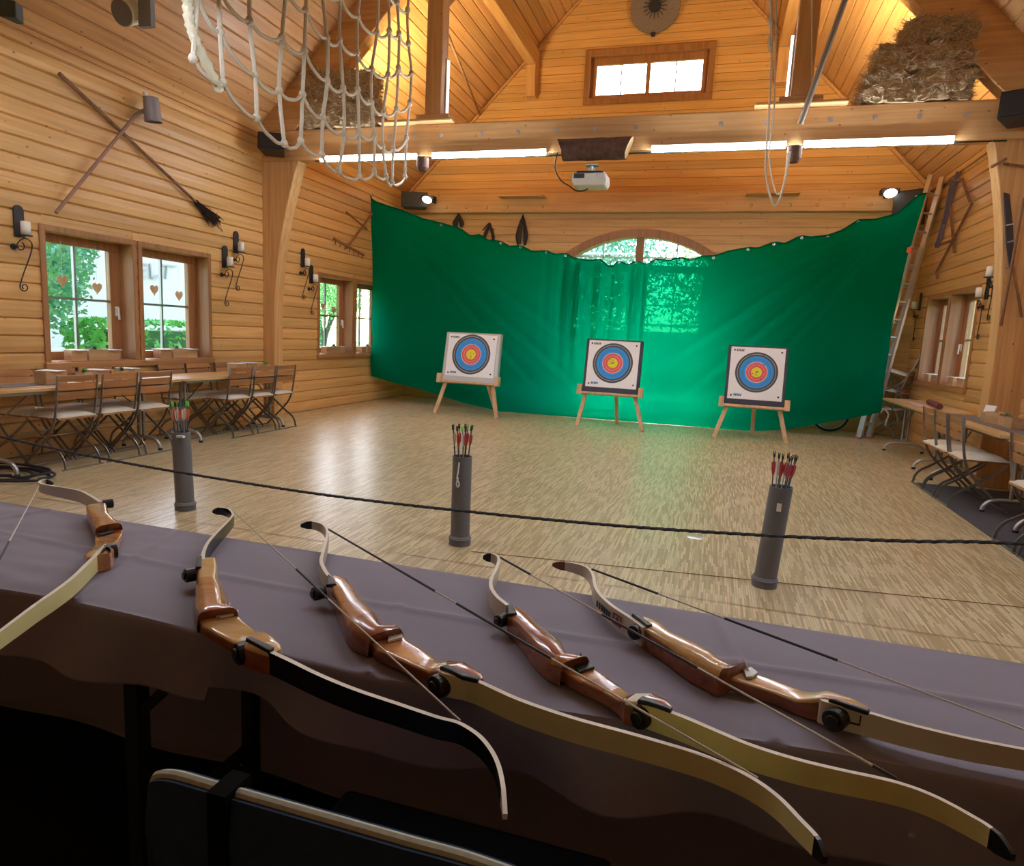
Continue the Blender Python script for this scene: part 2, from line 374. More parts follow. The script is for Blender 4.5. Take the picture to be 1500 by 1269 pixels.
for i, s in enumerate((-1, 1)):
    trim(3+i, (CX+s*(HALF-.06), YB-.045, EAVE-.04), (CX+s*.03, YB-.045, RIDGE-.09), .04, .05, ceil_w, ('left' if s < 0 else 'right')+' moulding where back gable meets the ceiling slope', (0,1,0))
# ---------------------------------------------------------------- windows
def window(n, x, sgn, w, label, handle=True, bars=(1, 1), leaf=True, out_open=False):
    y0, y1, z0, z1 = w
    root = thing('window_%d' % n, label, 'window', (x, (y0+y1)/2, z0), kind='structure')
    hw = (y1-y0)/2; H_ = z1-z0; d = -sgn*.17
    c = MB()                                            # casing on the wall and lined reveal
    for a, b in (((-hw-.035, 0-.035), (hw+.035, .02)), ((-hw-.035, H_-.02), (hw+.035, H_+.035)), ((-hw-.035, .02), (-hw+.02, H_-.02)), ((hw-.02, .02), (hw+.035, H_-.02))):
        c.bb((sgn*.045, a[0], a[1]), (d-sgn*.06, b[0], b[1]))
    obj('casing', c, frame_w, root, bevel=.004)
    f = MB(); fw = .085
    yl, yr = (-hw+.02, hw-.02)
    for a, b in (((yl, .02), (yr, .02+fw)), ((yl, H_-.02-fw), (yr, H_-.02)), ((yl, .02+fw), (yl+fw*.7, H_-.02-fw)), ((yr-fw*1.5, .02+fw), (yr, H_-.02-fw))):
        f.bb((d-.03, a[0], a[1]), (d+.03, b[0], b[1]))
    obj('sash', f, frame_w, root, bevel=.005)
    gy0, gy1, gz0, gz1 = yl+fw*.7, yr-fw*1.5, .02+fw, H_-.02-fw
    nb, nr = bars
    for i in range(nb+1):
        for j in range(nr+1):
            m = MB(); m.bb((d-.003, gy0+(gy1-gy0)*i/(nb+1)+.002, gz0+(gz1-gz0)*j/(nr+1)+.002), (d+.003, gy0+(gy1-gy0)*(i+1)/(nb+1)-.002, gz0+(gz1-gz0)*(j+1)/(nr+1)-.002)); obj('pane', m, glass, root)
    for i in range(1, nb+1):
        m = MB(); yy = gy0+(gy1-gy0)*i/(nb+1); m.bb((d-.015, yy-.012, gz0), (d+.015, yy+.012, gz1)); obj('glazing_bar', m, steel, root)
    for j in range(1, nr+1):
        m = MB(); zz = gz0+(gz1-gz0)*j/(nr+1); m.bb((d-.016, gy0, zz-.012), (d+.016, gy1, zz+.012)); obj('glazing_bar', m, steel, root)
    m = MB(); m.bb((sgn*.07, -hw-.05, -.05), (d, hw+.05, -.012+.02)); obj('sill', m, sill_w, root, bevel=.005)
    if handle:
        m = MB(); hy = yr-fw*.75; m.bb((d+sgn*.03, hy-.014, .48), (d+sgn*.042, hy+.014, .58)); m.bar((d+sgn*.06, hy, .57), (d+sgn*.06, hy+.012, .44), .016, .02); m.bar((d+sgn*.04, hy, .57), (d+sgn*.065, hy, .57), .018, .018)
        o = obj('handle', m, whitep, root, bevel=.003); o['label'] = 'white window handle'
    return root
window(1, XL, 1, WL[0], 'four-pane wooden window with white handle, nearest on the left wall')
window(2, XL, 1, WL[1], 'four-pane wooden window showing letters outside, left wall before the post', handle=False)
window(3, XL, 1, WL[2], 'bright wooden window on the left wall just past the curved post')
window(4, XL, 1, WL[3], 'wooden window on the left wall half hidden by the green cloth', handle=False)
window(5, XR, -1, WR[0], 'wooden window on the right wall nearest the right post')
window(6, XR, -1, WR[1], 'wooden window on the right wall nearest the aluminium ladder', handle=False)
window(7, XR, -1, WR[2], 'window added out of view in the right wall, near dining tables', handle=False)  # this and the next opening are assumed, as extra daylight sources
window(8, XR, -1, WR[3], 'window added out of view in the right wall, middle dining table', handle=False)
# loft window in the gable
root = thing('window_9', 'wide low loft window high in the back gable', 'window', (0, 0, 0), kind='structure')
m = MB(); x0, x1, z0, z1 = GW; y0 = YB-.05; fw = .07
for a, b in (((x0-.05, z0-.05), (x1+.05, z0+.05)), ((x0-.05, z1-.05), (x1+.05, z1+.06)), ((x0-.05, z0+.05), (x0+.05, z1-.05)), ((x1-.05, z0+.05), (x1+.05, z1-.05))): m.bb((a[0], y0-.02, a[1]), (b[0], YB+.2, b[1]))
obj('casing', m, frame_w, root, bevel=.005)
m = MB(); yy = YB+.06
for a, b in (((x0+.05, z0+.05), (x1-.05, z0+.13)), ((x0+.05, z1-.17), (x1-.05, z1-.05)), ((x0+.05, z0+.13), (x0+.15, z1-.17)), ((x1-.15, z0+.13), (x1-.05, z1-.17))): m.bb((a[0], yy-.03, a[1]), (b[0], yy+.03, b[1]))
xm = (x0+x1)/2; m.bb((xm-.035, yy-.035, z0+.05), (xm+.035, yy+.035, z1-.05)); obj('sash', m, frame_w, root, bevel=.004)
for xx in ((x0+.15+xm-.035)/2, (x1-.15+xm+.035)/2):
    m = MB(); m.bb((xx-.01, yy-.012, z0+.13), (xx+.01, yy+.012, z1-.17)); obj('glazing_bar', m, steel, root)
for a, b in ((x0+.15, (x0+.15+xm-.035)/2), ((x0+.15+xm-.035)/2, xm-.035), (xm+.035, (x1-.15+xm+.035)/2), ((x1-.15+xm+.035)/2, x1-.15)):
    m = MB(); m.bb((a+.011, yy-.003, z0+.13), (b-.011, yy+.003, z1-.17)); obj('pane', m, glass, root)
# arched double door with glazing
root = thing('door_1', 'arched double door with glazed panes behind the green cloth', 'door', (0, 0, 0), kind='structure')
m = MB(); K = 40; yo0, yo1 = YB-.06, YB+.2
def arch_pts(off, n=K):
    r = ar-off; zs = ASP-.0
    a1 = math.acos(max(-1, min(1, (ahw-off*.9)/r)))
    return [(acx+r*math.cos(PI-a1-(PI-2*a1)*k/n), acz+r*math.sin(PI-a1-(PI-2*a1)*k/n)) for k in range(n+1)]
o_, i_ = arch_pts(-.03), arch_pts(.11)
for k in range(K): m.prism([(o_[k][0], yo0, o_[k][1]), (o_[k+1][0], yo0, o_[k+1][1]), (i_[k+1][0], yo0, i_[k+1][1]), (i_[k][0], yo0, i_[k][1])], (0, yo1-yo0, 0))
for xx in (AX0-.03, AX1-.09): m.bb((xx, yo0, 0), (xx+.12, yo1, ASP+.02))
obj('frame', m, frame_w, root)
yy = YB+.08
m = MB(); m.bb((acx-.07, yy-.04, 0), (acx+.07, yy+.04, ACR-.1)); obj('mullion', m, frame_w, root)
for s in (0, 1):
    xa, xb = (AX0+.09, acx-.07) if s == 0 else (acx+.07, AX1-.09)
    lf = MB()
    for a, b in (((xa, 0), (xb, .28)), ((xa, 2.58), (xb, 2.70)), ((xa, .28), (xa+.11, 2.58)), ((xb-.11, .28), (xb, 2.58))): lf.bb((a[0], yy-.025, a[1]), (b[0], yy+.025, b[1]))
    leaf_o = obj('door_leaf', lf, frame_w, root)
    xs = [xa+.11, (xa+xb)/2, xb-.11]; zs = [.28, .86, 1.43, 2.0, 2.58]
    for i in range(2):
        for j in range(4):
            m = MB(); m.bb((xs[i]+.012, yy-.003, zs[j]+.012), (xs[i+1]-.012, yy+.003, zs[j+1]-.012)); obj('pane', m, glass, leaf_o)
    m = MB(); m.bb((xs[1]-.012, yy-.012, .28), (xs[1]+.012, yy+.012, 2.58)); obj('glazing_bar', m, whitep, leaf_o)
    for j in (1, 2, 3): m = MB(); m.bb((xs[0], yy-.013, zs[j]-.012), (xs[2], yy+.013, zs[j]+.012)); obj('glazing_bar', m, whitep, leaf_o)
    # fanlight
    nseg = 12; xm = (xa+xb)/2
    for (p, q) in ((xa, xm-.012), (xm+.012, xb)):
        m = MB(); pts = [(p+(q-p)*k/nseg) for k in range(nseg+1)]
        low = [(v, yy-.003, 2.72) for v in pts]; hi = [(v, yy-.003, max(2.725, arc(v, ar-.1))) for v in reversed(pts)]
        m.prism(low+hi, (0, .006, 0)); obj('pane', m, glass, root)
    m = MB(); m.bb((xm-.012, yy-.012, 2.7), (xm+.012, yy+.012, arc(xm, ar-.1))); obj('glazing_bar', m, whitep, root)
    m = MB(); m.bb((xa, yy-.012, 2.83), (xb, yy+.012, 2.855)); obj('glazing_bar', m, whitep, root)
# light portals guide the sky light through the openings
def portal(loc, size, rot):
    l = bpy.data.lights.new('window_portal', 'AREA'); l.shape = 'RECTANGLE'; l.size, l.size_y = size; l.cycles.is_portal = True
    o = bpy.data.objects.new('window_portal', l); COL.objects.link(o); o.location = loc; o.rotation_euler = rot
for w in WL: portal((XL-.27, (w[0]+w[1])/2, (w[2]+w[3])/2), (w[3]-w[2], w[1]-w[0]), (0, -PI/2, 0))
for w in WR: portal((XR+.27, (w[0]+w[1])/2, (w[2]+w[3])/2), (w[3]-w[2], w[1]-w[0]), (0, PI/2, 0))
portal(((GW[0]+GW[1])/2, YB+.27, (GW[2]+GW[3])/2), (GW[1]-GW[0], GW[3]-GW[2]), (-PI/2, 0, 0))
portal((acx, YB+.27, ACR/2), (AX1-AX0, ACR), (-PI/2, 0, 0))
# ---------------------------------------------------------------- timber frame
def beam_obj(name, label, mat, fn, bevel=.012):
    m = MB(); fn(m); return tag(obj(name, m, mat, bevel=bevel), label, 'beam')
tb = beam_obj('tie_beam', 'long horizontal tie beam carrying the strip lights and hay bales', beam_x, lambda m: m.bb((XL, BY0, BZ0), (XR, BY1, BZ1)))
pegs = MB()
for px in (521, 571, 608, 646, 705, 759, 815, 872, 931, 1055, 1122, 1215, 1280, 1345, 1412):
    p = atY(px, 190, BY0); m = MB(); c = Vector((p.x, BY0-.006, 3.745)); m.cyl(c, c+Vector((0, .02, 0)), .026, 12); m.cyl(c+Vector((0,-.006,0)), c, .012, 8)
    obj('bolt', m, steel_l, tb)
def post(s):
    m = MB(); xw = XL if s < 0 else XR; n = 18; wb_, wt_ = (.21, .60) if s < 0 else (.33, .62)
    inner = []
    for k in range(n+1):
        zz = BZ0*k/n; u = max(0, (zz-1.2)/(BZ0-1.2)); inner.append((xw-s*(wb_+(wt_-wb_)*u**2.2), zz))
    m.prism([(xw, BY0, 0)]+[(a, BY0, b) for a, b in inner]+[(xw, BY0, BZ0)], (0, BY1-BY0, 0))
    return tag(obj('timber_post', m, beam_z, bevel=.012), 'tall curved timber post on the %s wall carrying the tie beam' % ('left' if s < 0 else 'right'), 'post')
post(-1); post(1)
for s in (-1, 1):
    side = 'left' if s < 0 else 'right'
    x0 = CX+s*(HALF-.02); d = .62
    beam_obj('rafter', 'broad sloping rafter behind the hay on the %s end of the beam' % side, beam_x, lambda m: m.prism([(x0, BY0, EAVE), (CX+s*.05, BY0, RIDGE-.05), (CX+s*.05, BY0, RIDGE-.05-d), (x0-s*(EAVE+0-BZ1+.0)*0-s*(d-.12), BY0, BZ1), (x0, BY0, BZ1)], (0, BY1-BY0, 0)))
    qx = -3.615 if s < 0 else .62
    beam_obj('loft_post', 'square loft post standing on the %s part of the beam' % side, beam_z, lambda m: m.bb((qx-.105, BY0, 4.0), (qx+.105, BY1, 6.3)))
    beam_obj('post_foot', 'short timber block under the %s loft post' % side, beam_x, lambda m: m.bb((qx-.22, BY0-.01, BZ1+.035), (qx+.22, BY1+.01, 4.0)))
    pa, pb = (-4.3, -3.32) if s < 0 else (.16, 1.08)
    beam_obj('bearing_board', 'flat board lying on the beam under the %s loft post' % side, beam_x, lambda m: m.bb((pa, BY0-.12, BZ1), (pb, BY1+.12, BZ1+.035)))
    beam_obj('purlin', 'long purlin running to the gable under the %s roof slope' % side, beam_y, lambda m: m.bb((qx-.09, YF, 6.14), (qx+.09, YB, 6.44)))
    beam_obj('wall_bracket', 'short upright on the gable under the end of the %s purlin' % side, beam_z, lambda m: m.prism([(qx-.09, YB-.26, 6.14), (qx+.09, YB-.26, 6.14), (qx+.09, YB-.22, 5.62), (qx-.09, YB-.22, 5.62)], (0, .22, 0)))
    beam_obj('purlin_brace', 'slanting brace between %s loft post and purlin' % side, beam_y, lambda m: m.bar((qx, BY1, 5.35), (qx, BY1+.95, 6.2), .12, .14))
    # beam on the back wall carries two short boards
    pa, pb = (-4.08, -3.22) if s < 0 else (.25, 1.08)
    beam_obj('wall_shelf', 'small flat board on the back wall beam, %s one' % side, beam_x, lambda m: m.bb((pa, YB-.40, 3.84), (pb, YB-.16, 3.875)))
wbm = beam_obj('wall_beam', 'horizontal beam fixed along the back wall above the arched door', beam_x, lambda m: m.bb((XL, YB-.16, 3.60), (XR, YB, 3.95)))
for px in (654, 683, 713, 743, 794, 1100, 1157, 1197, 1235, 1275):
    p = atY(px, 304, YB-.16); m = MB(); c = Vector((p.x, YB-.16, 3.70)); m.ball(c, .03, 8, sc=(1, .6, 1)); obj('peg', m, beam_x, wbm, smooth=True)
beam_obj('tie_beam', 'second tie beam crossing overhead nearer the viewpoint', beam_x, lambda m: m.bb((XL, 3.45, BZ0), (XR, 3.65, BZ1)))
# wind brace wires
m = MB(); a = atY(650, 35, BY1); m.cyl(a, atY(703, 168, YB-.08), .02, 8); tag(obj('tie_rod', m, old_w), 'thin dark rod slanting from left loft post toward the gable', 'rod')
# ---------------------------------------------------------------- strip lights on the beam
def strip(xa, xb, y, z, label, back=False, vert=False, tm=None):
    if not vert:
        t = thing('strip_light', label, 'lamp', ((xa+xb)/2, y, z), group='strip lights on the beam'); L = (xb-xa)/2
        m = MB(); m.bb((-L, .0, .0), (L, .05, .04)); obj('housing', m, whitep, t)
        zt_ = .07 if back else -.012; m = MB(); m.tube([(-L+.01, .0, zt_), (L-.01, .0, zt_)], .022, 10); obj('tube', m, tm or tubem, t, smooth=True)
    else:
        t = thing('strip_light', label, 'lamp', (xa, y, z), group='strip lights on the loft posts'); s = 1 if xb > 0 else -1
        m = MB(); m.bb((0, -.025, 0), (s*.018, .025, .68)); obj('housing', m, whitep, t)
        m = MB(); m.tube([(s*.03, 0, .01), (s*.03, 0, .66)], .014, 8); obj('tube', m, softglow, t, smooth=True)
    return t
strip(-5.16, -3.79, BY0-.06, 3.49, 'lit strip light on the beam behind the hanging net')
strip(-3.58, -2.12, BY0-.06, 3.49, 'lit strip light on the beam just left of the bark log')
strip(-.90, .52, BY0-.06, 3.49, 'lit strip light on the beam just right of the bark log')
strip(.69, 2.09, BY0-.06, 3.49, 'lit strip light on the beam under the right hay bales')
def uplighter(loc, sgn, label):
    t = thing('uplighter', label, 'lamp', loc, group='uplighters behind the tie beam')
    d = Vector((sgn*.12, .42, .9)).normalized(); q = Vector((0, 0, -1)).rotation_difference(d)
    m = MB(); m.box((0, 0, 0), (.26, .60, .06), Matrix.Rotation(-sgn*.5, 3, 'Y').to_3x3()); obj('housing', m, blackm, t, loc=-d*.05, bevel=.008)
    m = MB(); m.bar((0, 0, -.04), (-sgn*.0, -.55, -.06), .03, .03); obj('arm', m, blackm, t)
    l = bpy.data.lights.new('uplighter_glow', 'AREA'); l.shape = 'RECTANGLE'; l.size, l.size_y = .5, .2; l.energy = 80; l.color = (1.0, .74, .36); l.spread = math.radians(150)
    o = bpy.data.objects.new('uplighter_glow', l); COL.objects.link(o); o.parent = t; o.location = d*.05; o.rotation_euler = q.to_euler()
uplighter((-4.45, 8.75, 3.84), -1, 'warm uplighter behind the beam shining on the left roof slope')
uplighter((1.39, 8.75, 3.84), 1, 'warm uplighter behind the beam shining on the right roof slope')
strip(-3.51, 1, BY1-.05, 4.0, 'glowing tube standing in for light reflected off the left loft post', vert=True)  # glowing tube added for light reflected on the post's side face
strip(.515, -1, BY1-.05, 4.0, 'upright strip light on the inner side of the right loft post', vert=True)
for a, lb in ((-5.2, 'left outer'), (-3.5, 'left inner'), (-1.0, 'right inner'), (.8, 'right outer')):
    strip(a, a+1.4, 3.39, 3.49, '%s unseen strip light added on the near tie beam overhead' % lb, tm=added_tube)  # lamps added out of view to brighten the foreground table
m = MB(); m.tube([(-5.25, BY0-.03, 3.475), (-1, BY0-.02, 3.46), (2.55, BY0-.03, 3.475)], .008, 6); tag(obj('light_cable', m, black), 'thin cable running along under the strip lights', 'cable')
for i, x in enumerate((-3.685, .605)):
    m = MB(); m.cyl((x, BY0-.09, 3.34), (x, BY0-.09, 3.46), .075, 12); m.cyl((x, BY0-.09, 3.30), (x, BY0-.09, 3.34), .05, 12, r2=.075)
    tag(obj('beam_post_end', m, bark, smooth=True), 'rounded wooden knob hanging between two strip lights on the %s' % ('left', 'right')[i], 'knob')
# ---------------------------------------------------------------- log and projector
m = MB(); lx0, lx1, ly, lz, n = -1.97, -1.10, BY0-.12, 3.49, 20
ringL, ringR, P = [], [], []
for i in range(13):
    u = i/12; row = []
    for k in range(n):
        a = 2*PI*k/n; zz = math.sin(a); r = .135*(1+.05*mnoise.noise(Vector((u*6, math.cos(a)*2, zz*2))))
        x = lx0+(lx1-lx0)*u
        if i == 0: x += (.10)*(-zz+1)*.6
        if i == 12: x -= (.10)*(-zz+1)*.45
        row.append(Vector((x, ly+math.cos(a)*r*.85, lz+zz*r*.9)))
    P.append(row)
m.grid(P, 0, True); m.add(P[0], [tuple(range(n))], 1); m.add(P[-1], [tuple(range(n-1, -1, -1))], 1)
tag(obj('bark_log', m, [bark, logend], smooth=True), 'short bark covered log fixed under the beam above the projector', 'log')
t = thing('projector', 'white projector hanging from the bark log', 'projector', (-1.545, BY0-.14, 3.06))
m = MB(); m.prism([(-.175, -.14, .0), (.175, -.14, .0), (.20, -.16, .05), (.19, -.16, .135), (-.19, -.16, .135), (-.20, -.16, .05)], (0, .28, 0)); obj('body', m, whitep, t, bevel=.015)
m = MB(); m.bb((-.155, -.12, .135), (.155, .10, .165)); obj('top_cover', m, black, t, bevel=.012)
m = MB(); m.bb((-.17, -.165, .075), (-.05, -.158, .125)); obj('lens_recess', m, black, t)
m = MB(); m.cyl((-.11, -.172, .1), (-.11, -.16, .1), .018, 12); obj('lens', m, glass, t)
for i in range(3): m = MB(); m.bb((.085+i*.03, -.164, .075), (.105+i*.03, -.158, .125)); obj('vent', m, steel_l, t)
m = MB(); m.cyl((0, 0, .16), (0, 0, .24), .018, 10); m.bb((-.07, -.05, .24), (.07, .05, .255)); m.bar((0, 0, .24), (.06, 0, .165), .02, .02); m.bar((0, 0, .24), (-.06, 0, .165), .02, .02); obj('ceiling_mount', m, steel_l, t)
m = MB(); m.tube(spline([(-1.97, BY0-.1, 3.47), (-1.985, BY0-.14, 3.3), (-1.9, BY0-.16, 3.15), (-1.78, BY0-.2, 3.07), (-1.70, BY0-.2, 3.02), (-1.62, BY0-.15, 3.03), (-1.58, BY0-.1, 3.07)]), .008, 6)
tag(obj('projector_cable', m, blackm), 'dark cable looping from the beam down to the projector', 'cable')
# ---------------------------------------------------------------- loudspeakers and floodlights
def speaker(loc, rot, size, label, flood=None):
    t = thing('loudspeaker', label, 'speaker', loc, rot, 'wall loudspeakers'); w, d, h = size
    m = MB(); m.prism([(-w/2, -d/2, 0), (w/2, -d/2, 0), (w*.36, d/2, 0), (-w*.36, d/2, 0)], (0, 0, h)); obj('cabinet', m, black, t, bevel=.01)
    m = MB(); m.bb((-w/2+.02, -d/2-.012, .02), (w/2-.02, -d/2, h-.02)); obj('grille', m, blackm, t, bevel=.004)
    m = MB(); m.bb((-.03, d/2, h*.35), (.03, d/2+.08, h*.65)); obj('bracket', m, blackm, t)
    return t
speaker((-5.74, BY0-.25, 3.53), (math.radians(-10), 0, math.radians(25)), (.34, .25, .22), 'small black loudspeaker at the left end of the tie beam')
speaker((2.60, BY0-.27, 3.58), (math.radians(-6), 0, math.radians(-25)), (.42, .28, .26), 'small black loudspeaker at the right end of the tie beam')
speaker((-5.72, YB-.44, 3.63), (0, 0, math.radians(20)), (.50, .28, .28), 'black loudspeaker in the back left corner above the green cloth')
speaker((2.68, YB-.50, 3.34), (0, 0, math.radians(-35)), (.42, .34, .48), 'black loudspeaker in the back right corner above the green cloth')
flm = plain('flood_glow', (.9, .9, .9), .4, emit=(1, .98, .92), es=9.0)
for p, lb in (((-5.42, YB-.50, 3.78), 'lit floodlight beside the back left loudspeaker'), ((2.35, YB-.52, 3.80), 'lit floodlight beside the back right loudspeaker')):
    t = thing('floodlight', lb, 'lamp', p, group='floodlights over the backdrop')
    m = MB(); m.bb((-.13, -.06, -.02), (.13, .10, .06)); obj('housing', m, blackm, t, bevel=.01)
    m = MB(); m.lathe([(.0, -.028), (.06, -.03), (.08, -.024), (.09, -.02)], (0, .0, 0), 20); obj('lens', m, flm, t, smooth=True, rot=(math.radians(-35), 0, 0), loc=(0, -.05, .0))
    m = MB(); m.bar((0, .1, .02), (0, .36, .0), .03, .03); obj('arm', m, blackm, t)
# ---------------------------------------------------------------- green backdrop cloth
topE = [(539,287),(550,295.6),(588,308),(621,321),(647,327),(675,335),(689,346),(703,344),(715,352),(735,354),(746,361),(763,359.5),(780,369),(800,367),(813,373),(827,371),(840,378),(863,381.7),(880,380),(895,393),(907,381.7),(920,389),(932,381.7),(947,388),(960,380),(980,381.7),(997,377),(1013,381.7),(1028,375),(1047,375),(1067,368),(1097,362.7),(1110,364),(1133,355),(1150,357),(1173,345.7),(1187,348),(1213,345),(1233,338),(1257,322.7),(1280,323),(1311,315),(1329,300),(1347,285),(1357,284)]
botE = [(541,551),(575,561),(620,571),(680,590),(735,603),(780,608),(830,613),(890,618),(967,623),(1028,627),(1100,631),(1147,629),(1173,625),(1247,613),(1290,604)]
def lerp_poly(P, x):
    for (a, b), (c, d) in zip(P, P[1:]):
        if a <= x <= c: return b+(d-b)*(x-a)/(c-a)
    return P[-1][1] if x > P[-1][0] else P[0][1]
def curtain_pt(px, py):
    d = ray(px, py); k = .05     # plane  y = 11 + k (x + 6.1)
    t = (11.0+k*6.1)/(d.y-k*d.x); return CAM+d*t
NU, NV = 260, 60; P = []
for j in range(NV+1):
    v = j/NV; row = []
    for i in range(NU+1):
        u = i/NU; xt = 539+818*u; xb = 541+749*u
        # side edges hang in a shallow curve
        bowl = 6*math.sin(PI*v)*(1-u)**6 if u < .5 else -9*math.sin(PI*v)*u**6
        yt, yb = lerp_poly(topE, xt), lerp_poly(botE, xb)
        p = curtain_pt(xt+(xb-xt)*v+bowl, yt+(yb-yt)*v)
        X_, Z_ = p.x, p.z
        f = 0
        e = max(0, 1-((X_+1.9)/1.1)**2)                                  # vertical gathers below the arched window
        gx = math.sin(X_*21+math.sin(X_*5)*1.8); f += e*(.13*(abs(gx)**.5)*(1 if gx > 0 else -.3)+.05*math.sin(X_*37+1))*min(1, max(0, (v+.03)*5))*max(0, 1-v*1.25)
        def crease(d, sg, am): return am*(d/sg)*math.exp(-(d/sg)**2)+am*.5*math.exp(-((d-sg)/sg)**2)
        for (sl_, am, ln) in ((.60, .09, 2.0), (.78, .13, 2.2), (.98, .09, 2.6)):
            f += crease((X_+6.0)*sl_-(3.45-Z_), .09, am)*min(1, u*7)*max(0, 1-u*ln)
        for (sl_, am, ln) in ((.55, .08, 2.2), (.75, .13, 2.2), (.98, .12, 2.4), (1.35, .07, 3.0)):
            f += crease((2.75-X_)*sl_-(3.6-Z_), .09, am)*min(1, (1-u)*7)*max(0, 1-(1-u)*ln)
        sag = (Z_-(.35+.9*((X_+1.6)/4.4)**2)); f += .06*math.sin(sag*9+.6*math.sin(X_*1.3))*max(0, v-.55)*1.6      # curved drag folds low down
        f += .05*mnoise.noise(Vector((X_*.7, Z_*.8, 3)))
        p.y -= f; p.z = max(p.z, .006); p.x = max(p.x, XL+.05); row.append(p)
    P.append(row)
m = MB(); m.grid(P); t = thing('backdrop_cloth', 'large green arrow-stop cloth hung across the back of the hall', 'cloth', (-1.5, 11.2, 0))
o = obj('sheet', m, green_cloth, t, smooth=True); o.location = (1.5, -11.2, 0)
m = MB(); m.tube([p+Vector((0, -.004, .0)) for p in P[0][::2]], .012, 6); o = obj('top_hem', m, green_cloth, t, smooth=True); o.location = (1.5, -11.2, 0)
for px in (647, 735, 763, 800, 827, 907, 932, 960, 997, 1047, 1097, 1133, 1173, 1213, 1257):
    i = round((px-539)/818*NU); q = P[0][i]; m = MB(); m.lathe([(.012, -.006), (.02, -.006), (.02, .006), (.012, .006), (.012, -.006)], (0, 0, 0), 10); o = obj('eyelet', m, steel_l, t, loc=(q.x+1.5, q.y-11.2-.006, q.z-.03), rot=(PI/2, 0, 0))
m = MB(); a = P[0][0]; m.cyl(a, (XL+.03, 11.15, 3.75), .008, 6); tag(obj('tie_string', m, ropem), 'string tying the top left corner of the green cloth to the wall', 'string')
m = MB(); a = P[0][-1]; m.cyl(a, (2.6, YB-.3, 3.75), .008, 6); tag(obj('tie_string', m, ropem), 'string tying the top right corner of the green cloth to the loudspeaker', 'string')
m = MB(); a = P[-1][-1]; m.tube(spline([a, a+Vector((.03, -.03, .05)), a+Vector((.1, -.01, -.02)), a+Vector((.08, -.02, -.2))]), .012, 6); tag(obj('tie_string', m, ropem), 'frayed string at the bottom right corner of the green cloth', 'string')
